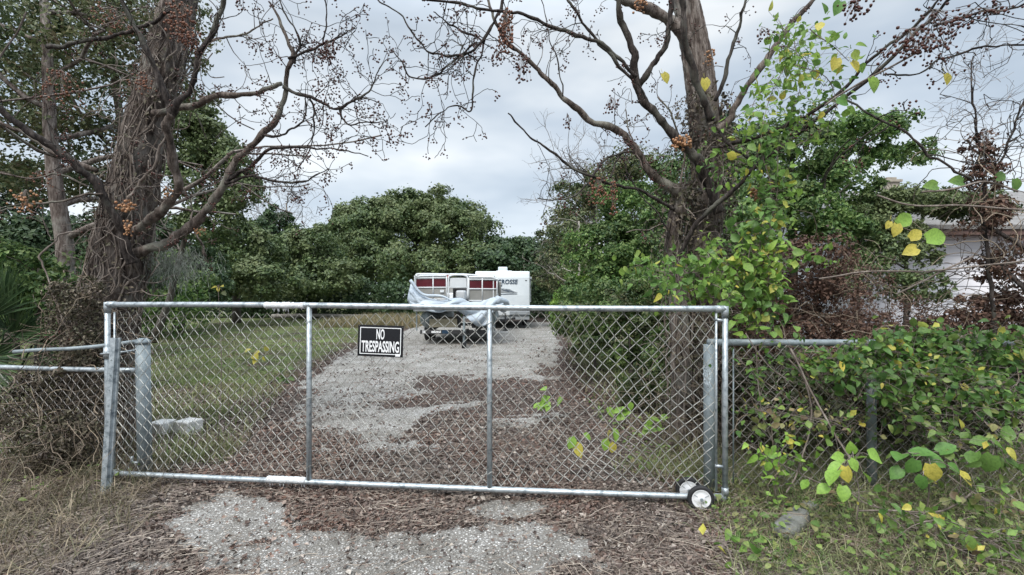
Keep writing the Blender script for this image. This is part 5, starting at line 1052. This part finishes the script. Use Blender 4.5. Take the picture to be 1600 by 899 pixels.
# ------------------------------------------------------------------ camper
RX0, RX1, RY = -1.66, .80, 21.5
rv = thing('camper_trailer', ((RX0+RX1)/2, RY, 0), 'white travel trailer with blue lettering parked behind the boat', 'camper')
pz = lambda py, Y: H-(py-HZ)*Y/F
mb = MB(); prof = [(0.10, .62), (0, .75), (0, 1.5), (.04, 2.3), (.10, 2.52), (.22, 2.60), (6.4, 2.62), (6.5, 2.56), (6.5, .62)]
V = [[X, RY+a, b] for X in (RX0, RX1) for a, b in prof]; k = len(prof)
mb.add(V, [[(i, (i+1) % k, k+(i+1) % k, k+i) for i in range(k)], [tuple(range(k))[::-1], tuple(range(k, 2*k))]]); bevel(mb.build('body', M['rv'], rv), .05, 3)
mb = MB(); mb.box(RX0+.02, RX1-.02, RY+.07, RY+6.4, .42, .63); mb.build('lower_skirt', M['rvgrey'], rv)
mb = MB(); mb.box(RX0-.006, RX1+.006, RY-.012, RY+.3, .64, .80); bevel(mb.build('stone_guard', M['rvgrey'], rv), .01)
ax = P(785, 0, RY)[0]; mb = MB(); mb.box(ax-.22, ax+.22, RY+.9, RY+1.7, 2.60, 2.84); bevel(mb.build('roof_air_conditioner', M['rv'], rv), .05, 3); mb = MB(); mb.box(ax-.3, ax+.42, RY+.8, RY+1.9, 2.58, 2.66); bevel(mb.build('roof_hatch', M['rv'], rv), .02)
mb = MB(); tx = P(786, 0, 20.7)[0]; mb.box(tx-.3, tx+.3, 20.55, 21.0, .62, 1.1); bevel(mb.build('gas_bottle_cover', M['boatwhite'], rv), .06, 3)
mb = MB(); cxv = (RX0+RX1)/2
for s in (-1, 1): mb.tube([(cxv+s*.55, RY+.1, .48), (cxv+s*.06, RY-1.3, .46)], .05, 6)
mb.tube([(cxv, RY-1.2, .46), (cxv, RY-1.55, .46)], .06, 8); mb.build('hitch', M['dkmetal'], rv)
mb = MB(); mb.tube([(cxv+.15, RY-1.2, .75), (cxv+.15, RY-1.2, .06)], .035, 8); mb.tube([(cxv+.15, RY-1.2, .06), (cxv+.15, RY-1.2, 0)], .1, 10); mb.build('tongue_jack', M['dkmetal'], rv)
for s in (-1, 1):
    mb = MB(); X = cxv+s*1.0; mb.tube([(X, RY+.4, .5), (X, RY+.4, .02)], .025, 6); mb.build('stabiliser', M['dkmetal'], rv)
def xwheel(parent, x0, x1, y, r, n=26, rim='chrome'):
    mb = MB(); mb.tube([(x0, y, r), (x0+.03, y, r), (x1-.03, y, r), (x1, y, r)], [r*.88, r, r, r*.88], n); w = mb.build('wheel', M['black'], parent, smooth=True)
    mb = MB(); mb.tube([(x0-.006, y, r), (x1+.006, y, r)], r*.55, n); o = mb.build('rim', M[rim], w, smooth=True); o.location = (0, 0, 0)
for y in (24.2, 25.1):
    xwheel(rv, RX0+.05, RX0+.27, y, .34); xwheel(rv, RX1-.27, RX1-.05, y, .34)
fy = RY-.003
textmesh('LACROSSE', rv, M['rvblue'], 'lettering', (P(788, 0, RY)[0], RY+.02, pz(440.5, RY)), (1, 0, 0), (0, 0, 1), 42/F*RY, 7.2/F*RY, .03, .012, .12)
textmesh('LITE', rv, M['rvblue'], 'lettering', (P(779, 0, RY)[0], RY+.005, pz(446.5, RY)), (1, 0, 0), (0, 0, 1), 11/F*RY, 2.2/F*RY, .03, .0, .2)
mb = MB(); q = [(762, 457.5), (771, 454.5), (777, 452), (783, 450.5), (790, 451.5), (796, 452), (802, 455), (809, 457.5), (800, 458.5), (785, 458)]
V = [[P(a, 0, RY)[0], RY+dy, pz(b, RY)] for dy in (-.004, .02) for a, b in q]; k = len(q); mb.add(V, [[tuple(range(k))], [(i, (i+1) % k, k+(i+1) % k, k+i) for i in range(k)]]); mb.build('mountain_graphic', M['rvgrey'], rv)
mb = MB()
for (a0, b0, a1, b1) in ((764, 461, 808, 459.4), (770, 455, 776, 452.8), (784, 452.5, 796, 456.5), (790, 452.8, 803, 457)): mb.tube([(P(a0, 0, RY)[0], RY-.006, pz(b0, RY)), (P(a1, 0, RY)[0], RY-.006, pz(b1, RY))], .012, 5)
mb.build('graphic_stripe', M['rvblue'], rv)
for px_, py_ in ((822, 438.5),): mb = MB(); c = (P(px_, 0, RY)[0], RY, pz(py_, RY)); mb.box(c[0]-.04, c[0]+.04, RY-.03+.05, RY+.06, c[2]-.02, c[2]+.02); mb.build('marker_lamp', M['dkmetal'], rv)
mb = MB(); mb.tube([(RX1+.05, RY+.6, 1.2), (RX1+.05, RY+.6, 2.35)], .03, 6); mb.box(RX1, RX1+.1, RY+.5, RY+.7, 2.25, 2.36); mb.build('awning_arm', M['rv'], rv)

# ------------------------------------------------------------------ pontoon boat on its trailer
BY = 14.5
bx = lambda px, Y=BY: (px-CX)/F*Y
bt = thing('pontoon_boat', (bx(711), BY+.1, 0), 'red and beige pontoon boat with railed sides half uncovered on a trailer', 'boat')
X0, X1 = bx(645), bx(777); BL = 4.8
mb = MB(); mb.box(X0, X1, BY+.05, BY+BL, 1.02, 1.14); bevel(mb.build('deck', M['chrome'], bt), .02)
for s in (X0+.38, X1-.38):
    mb = MB(); mb.tube([(s, BY+.15, .93), (s, BY+.3, .84), (s, BY+.7, .75), (s, BY+BL, .75)], [.05, .16, .29, .29], 22); mb.build('pontoon', M['galv_old'], bt, smooth=True)  # darker steel stands in for the shading of the tubes under the deck
def panel(a0, a1, top0, top1, Y, parent=bt):
    """one railed bow panel between two pixel columns; upper red band, lower beige band, in an aluminium frame"""
    n = 9; aa = np.linspace(a0, a1, n); tp = np.linspace(top0, top1, n)
    bow = lambda a: Y+.25*abs((a-711)/66.0)**2.4
    def sheet(z0, z1, mt, nm, th=.015):
        m = MB(); pts = np.array([[[bx(a), bow(a)-t, z] for a in aa] for (t, z) in ((0, z0), (0, z1), (-th, z1), (-th, z0), (0, z0))]); m.grid(pts); return m.build(nm, M[mt], parent)
    ztop = pz((top0+top1)/2+1.2, BY); sheet(ztop-.09, ztop+.02, 'boatwhite', 'cap_band', .03)
    sheet(ztop-.32, ztop-.07, 'boatred', 'red_panel'); sheet(ztop-.68, ztop-.36, 'boatbeige', 'beige_panel')
    m = MB()
    for z in (ztop-.34, ztop-.05, ztop-.70): m.tube([(bx(a), bow(a)-.01, z) for a in aa], .02, 8)
    m.tube([(bx(a), bow(a)-.01, ztop+.02-.10*max(0, (abs(a-711)-56)/10)**1.5) for a in np.linspace(a0, a1, 20)], .032, 8)
    for a in (a0, (a0+a1)/2+(4 if a0 < 700 else -1), a1): m.tube([(bx(a), bow(a)-.012, ztop-.72), (bx(a), bow(a)-.012, ztop)], .019, 8)
    m.build('panel_frame', M['boatwhite'], parent, smooth=True)
panel(646, 697, 430.5, 430.5, BY+.1); panel(732, 776, 432, 433.5, BY+.1)
gz = pz(431, BY); mb = MB(); mb.box(bx(702), bx(728), BY+.14, BY+.17, gz-.33, gz-.06); bevel(mb.build('bow_gate', M['boatwhite'], bt), .01)
mb = MB(); pts = [(bx(700), gz-.72), (bx(700), gz-.1), (bx(703), gz-.0), (bx(711), gz+.03), (bx(719), gz+.03), (bx(727), gz-.0), (bx(730), gz-.1), (bx(730), gz-.72)]
mb.tube(smooth([(a, BY+.12, b) for a, b in pts], 4), .028, 8); mb.tube([(bx(701), BY+.12, gz-.35), (bx(729), BY+.12, gz-.35)], .02, 8); mb.build('gate_arch', M['boatwhite'], bt, smooth=True)
mb = MB(); mb.box(bx(707.5), bx(723.5), BY+.7, BY+1.2, 1.36, 1.66); bevel(mb.build('seat', M['boatwhite'], bt), .06, 3)
mb = MB(); mb.box(bx(700), bx(730), BY+1.22, BY+1.5, 1.15, 1.74); mb.build('interior_shade', M['dkmetal'], bt)  # dark box stands in for the shade inside the boat behind the bow gate
for s, nm in ((X0, 'side_rail'), (X1-.13, 'side_rail')):
    mb = MB(); mb.box(s-.012, s+.012, BY+.35, BY+BL, 1.16, 1.74); mb.build('beige_panel', M['boatbeige'], bt); mb = MB(); mb.box(s-.014, s+.014, BY+.35, BY+BL, 1.76, 2.02); mb.build('red_panel', M['boatred'], bt)
    mb = MB(); mb.tube([(s, BY+.3, 2.09), (s, BY+BL, 2.09)], .03, 8); [mb.tube([(s, y, 1.14), (s, y, 2.09)], .02, 6) for y in np.linspace(BY+.3, BY+BL, 7)]; mb.build(nm, M['boatwhite'], bt)
mb = MB(); mb.box(X0, X1, BY+BL-.03, BY+BL, 1.15, 2.05); mb.build('rear_panel', M['boatbeige'], bt)
for (a0, a1, y0, y1) in ((648, 668, BY+.5, BY+2.2), (757, 775, BY+.5, BY+2.5), (650, 690, BY+3.8, BY+5.2)):
    mb = MB(); mb.box(bx(a0), bx(a1), y0, y1, 1.14, 1.6); mb.box(bx(a0), bx(a0)+.12, y0, y1, 1.6, 1.95); bevel(mb.build('bench_seat', M['boatwhite'], bt), .05, 2)
# folded canopy lying over the left of the rails
mb = MB(); pts = np.array([[[bx(650+50*u), BY+.3+.9*v, pz(429.5, BY)+.02*math.sin(u*9)+.03*math.sin(v*7+u*4)-.16*u*u*0+.03*v] for u in np.linspace(0, 1, 18)] for v in np.linspace(0, 1, 10)])
pts[0, :, 2] -= .07; mb.grid(pts); o = mb.build('folded_canopy', M['redcanvas'], bt, smooth=True); sm = o.modifiers.new('s', 'SOLIDIFY'); sm.thickness = .02
mb = MB(); mb.tube(smooth([(bx(649), BY+.28, pz(432, BY)), (bx(651), BY+.3, pz(428, BY)), (bx(700), BY+.35, pz(428.4, BY)), (bx(745), BY+.4, pz(430, BY)), (bx(776), BY+.45, pz(438, BY))], 5), .03, 8); mb.tube(smooth([(bx(700), BY+.5, pz(428.2, BY)), (bx(735), BY+.8, pz(429, BY)), (bx(774), BY+1.2, pz(438, BY))], 5), .04, 8); mb.build('canopy_frame', M['boatwhite'], bt, smooth=True)
mb = MB(); mb.box(bx(687), bx(693), BY+.075, BY+.085, pz(457, BY), pz(453, BY)); mb.build('hull_badge', M['boatwhite'], bt)

tp = thing('tarpaulin', (bx(640), BY-.1, 0), 'pale blue grey tarpaulin slumped around the bow of the boat with one hanging lobe', 'tarpaulin')
top = [(641, 438), (647, 450), (657, 461), (672, 467), (690, 471), (708, 466), (722, 466), (735, 473), (752, 472), (768, 466), (780, 465), (787, 470)]
bot = [(637, 470), (644, 481), (656, 483), (672, 482), (692, 482), (710, 481), (722, 488), (735, 500), (748, 511), (760, 508), (770, 489), (786, 481)]
NT, NV = 90, 22; t = np.linspace(0, 1, NT)
def itp(a, t): a = np.array(a, float); k = np.linspace(0, 1, len(a)); return np.interp(t, k, a[:, 0]), np.interp(t, k, a[:, 1])
tx_, ty_ = itp(top, t); bx_, by_ = itp(bot, t); pts = np.zeros((NV, NT, 3))
for i, v in enumerate(np.linspace(0, 1, NV)):
    px_ = tx_*(1-v)+bx_*v; py_ = ty_*(1-v)+by_*v
    q = np.stack([t*9, np.full(NT, v*2.2)+t*3, np.zeros(NT)], -1); w1 = (fbm(q, 3, 5)-.5)
    fold = np.abs(np.sin(t*17+v*4+3*fbm(q*.4, 2, 9)))*.15*(.35+v)
    Yy = BY-.02-.16*math.sin(v*math.pi*.8)-fold-.14*w1*(.3+v)+.25*np.abs((t-.5)*2)**3
    pts[i] = np.stack([(px_-CX)/F*BY, Yy, H-(py_-HZ)*BY/F+w1*.04], -1)
mb = MB(); mb.grid(pts); o = mb.build('sheet', M['tarp'], tp, smooth=True); sm = o.modifiers.new('s', 'SOLIDIFY'); sm.thickness = .012
mb = MB()
for k, (yy0, yy1) in enumerate(((438, 446), (455, 462), (472, 468))):
    mb.tube(smooth([P(641, yy0, BY-.1), P(660, yy1+14, BY-.16), P(690, yy1+17+k, BY-.2), P(712, 474, BY-.16)], 6), np.linspace(.05, .03, 19), 7)
mb.tube(smooth([P(776, 468, BY-.05), P(790, 474, BY+.3), P(786, 484, BY+.6)], 5), .12, 8); mb.build('roll', M['tarp'], tp, smooth=True)

tr = thing('boat_trailer', (bx(711), BY+1, 0), 'dark metal trailer carrying the pontoon boat', 'trailer')
mb = MB(); 
for s in (bx(668), bx(745)): mb.box(s-.05, s+.05, BY+.2, BY+5.2, .40, .50)
mb.box(bx(662), bx(757), BY+3, BY+3.1, .4, .5); mb.build('frame', M['dkmetal'], tr)
mb = MB(); mb.box(bx(655), bx(762), BY+.12, BY+.2, .33, .45); bevel(mb.build('cross_beam', M['dkmetal'], tr), .01)
mb = MB(); mb.box(bx(659), bx(664), BY+.108, BY+.118, .35, .43); mb.box(bx(673), bx(688), BY+.108, BY+.118, .36, .42); mb.build('reflector', M['whiteplastic'], tr)
mb = MB(); mb.box(bx(690), bx(700), BY+.104, BY+.118, .34, .45); mb.build('registration_plate', M['rvblue'], tr)
mb = MB(); mb.box(bx(668), bx(714), BY+.25, BY+1.6, .52, .56); mb.box(bx(676), bx(712), BY+.9, BY+.94, .56, .80, M=lambda q: q+np.array([0, (q[2]-.56)*.6, 0])); mb.box(bx(669), bx(713), BY+.22, BY+.24, pz(512, BY), pz(499, BY)); mb.build('plywood_board', M['board'], tr)
for s in (bx(668), bx(745)):
    mb = MB(); mb.box(s-.06, s+.06, BY+.5, BY+5.0, .5, .54); mb.build('bunk', M['board'], tr)
    for y in (BY+.6, BY+2.4, BY+4.4): mb = MB(); mb.box(s-.03, s+.03, y, y+.08, .45, .9); mb.build('upright', M['dkmetal'], tr)
for y in (BY+1.6, BY+2.4):
    xwheel(tr, bx(655)-.1, bx(655)+.1, y, .29); xwheel(tr, bx(760)-.1, bx(760)+.1, y, .29)
for s in (bx(655), bx(760)): 
    mb = MB(); mb.tube([(s, BY+1.25, .5), (s, BY+1.4, .64), (s, BY+2.0, .68), (s, BY+2.6, .64), (s, BY+2.75, .5)], .11, 4); mb.build('mudguard', M['dkmetal'], tr)
jx = bx(724, 13.6); mb = MB(); mb.box(jx-.05, jx+.05, 13.2, BY+.3, .40, .48); mb.build('tongue', M['dkmetal'], tr)
mb = MB(); mb.tube([(jx+.02, 13.6, .9), (jx+.02, 13.6, .15)], .035, 10); mb.tube([(jx+.02, 13.6, .86), (jx+.14, 13.5, .86)], .012, 6); mb.build('tongue_jack', M['galv_old'], tr)
mb = MB(); mb.tube([(jx-.04, 13.6, .09), (jx+.08, 13.6, .09)], .09, 16); mb.build('jack_wheel', M['black'], tr)
for s in (bx(648), bx(772)):
    mb = MB(); mb.tube([(s, BY+.3, .42), (s, BY+.3, 1.3)], .025, 6); mb.build('guide_post', M['galv_old'], tr)
for X in (bx(715), bx(739)): mb = MB(); mb.box(X-.06, X+.06, BY+.3, BY+.42, .5, 1.03); mb.build('winch_post', M['dkmetal'], tr)

# ------------------------------------------------------------------ light, sky, camera
w = bpy.data.worlds.new('World'); scene.world = w; w.use_nodes = True; nt = w.node_tree; nt.nodes.clear(); L = nt.links
out = nt.nodes.new('ShaderNodeOutputWorld'); bg = nt.nodes.new('ShaderNodeBackground'); bg.inputs['Strength'].default_value = .1
sky = nt.nodes.new('ShaderNodeTexSky'); sky.sky_type = 'NISHITA'; sky.sun_disc = False; sky.sun_elevation = R(52); sky.sun_rotation = R(200); sky.air_density = 1.2; sky.dust_density = 3
tc = nt.nodes.new('ShaderNodeTexCoord'); mp = nt.nodes.new('ShaderNodeMapping'); mp.inputs['Scale'].default_value = (1, 1, 2.6); mp.inputs['Location'].default_value = (.3, .2, .1); L.new(tc.outputs['Generated'], mp.inputs['Vector'])
n1 = nt.nodes.new('ShaderNodeTexNoise'); n1.inputs['Scale'].default_value = 2.1; n1.inputs['Detail'].default_value = 4; n1.inputs['Roughness'].default_value = .5; L.new(mp.outputs[0], n1.inputs['Vector'])
cr = ramp(nt, [(.32, (1.75, 2.1, 2.5)), (.45, (2.3, 2.65, 3.05)), (.56, (2.9, 3.2, 3.5)), (.68, (3.8, 3.98, 4.1))]); L.new(n1.outputs['Fac'], cr.inputs['Fac'])
mx = nt.nodes.new('ShaderNodeMix'); mx.data_type = 'RGBA'; mx.inputs[0].default_value = .94; L.new(sky.outputs[0], mx.inputs[6]); L.new(cr.outputs[0], mx.inputs[7])
sx_ = nt.nodes.new('ShaderNodeSeparateXYZ'); L.new(tc.outputs['Generated'], sx_.inputs[0]); zr = ramp(nt, [(0, 1.3), (.2, 1.12), (.45, .98), (1, .95)]); L.new(sx_.outputs[2], zr.inputs['Fac'])
zm = nt.nodes.new('ShaderNodeMapRange'); zm.inputs['From Min'].default_value = .48; zm.inputs['From Max'].default_value = .95; zm.inputs['To Min'].default_value = 1.0; zm.inputs['To Max'].default_value = 3.6; L.new(sx_.outputs[2], zm.inputs['Value'])
m2_ = nt.nodes.new('ShaderNodeVectorMath'); m2_.operation = 'SCALE'; L.new(mx.outputs[2], m2_.inputs[0]); L.new(zm.outputs[0], m2_.inputs['Scale'])
m3_ = nt.nodes.new('ShaderNodeVectorMath'); m3_.operation = 'MULTIPLY'; L.new(m2_.outputs[0], m3_.inputs[0]); L.new(zr.outputs[0], m3_.inputs[1])
L.new(m3_.outputs[0], bg.inputs['Color']); L.new(bg.outputs[0], out.inputs['Surface'])
sd = bpy.data.lights.new('sun', 'SUN'); sd.energy = 1.3; sd.angle = R(25); sd.color = (1, .97, .92); so = bpy.data.objects.new('sun', sd); COL.objects.link(so)
el, az = R(52), R(200)
so.rotation_euler = (R(90)-el, 0, -az+math.pi); 
cam = bpy.data.cameras.new('camera'); co = bpy.data.objects.new('camera', cam); COL.objects.link(co)
co.location = (0, 0, H); co.rotation_euler = (R(90), 0, 0); cam.sensor_width = 36; cam.lens = 36*F/1600; cam.shift_y = (HZ-449.5)/1600; cam.clip_end = 2000; cam.clip_start = .05
scene.camera = co
for o in ROOTS: del o['_o']
scene.view_settings.view_transform = 'Standard'; scene.view_settings.look = 'None'; scene.view_settings.exposure = 1.3; scene.view_settings.gamma = 1
scene.render.engine = 'CYCLES'; scene.cycles.max_bounces = 6; scene.cycles.diffuse_bounces = 2; scene.cycles.transmission_bounces = 3; scene.cycles.use_denoising = True
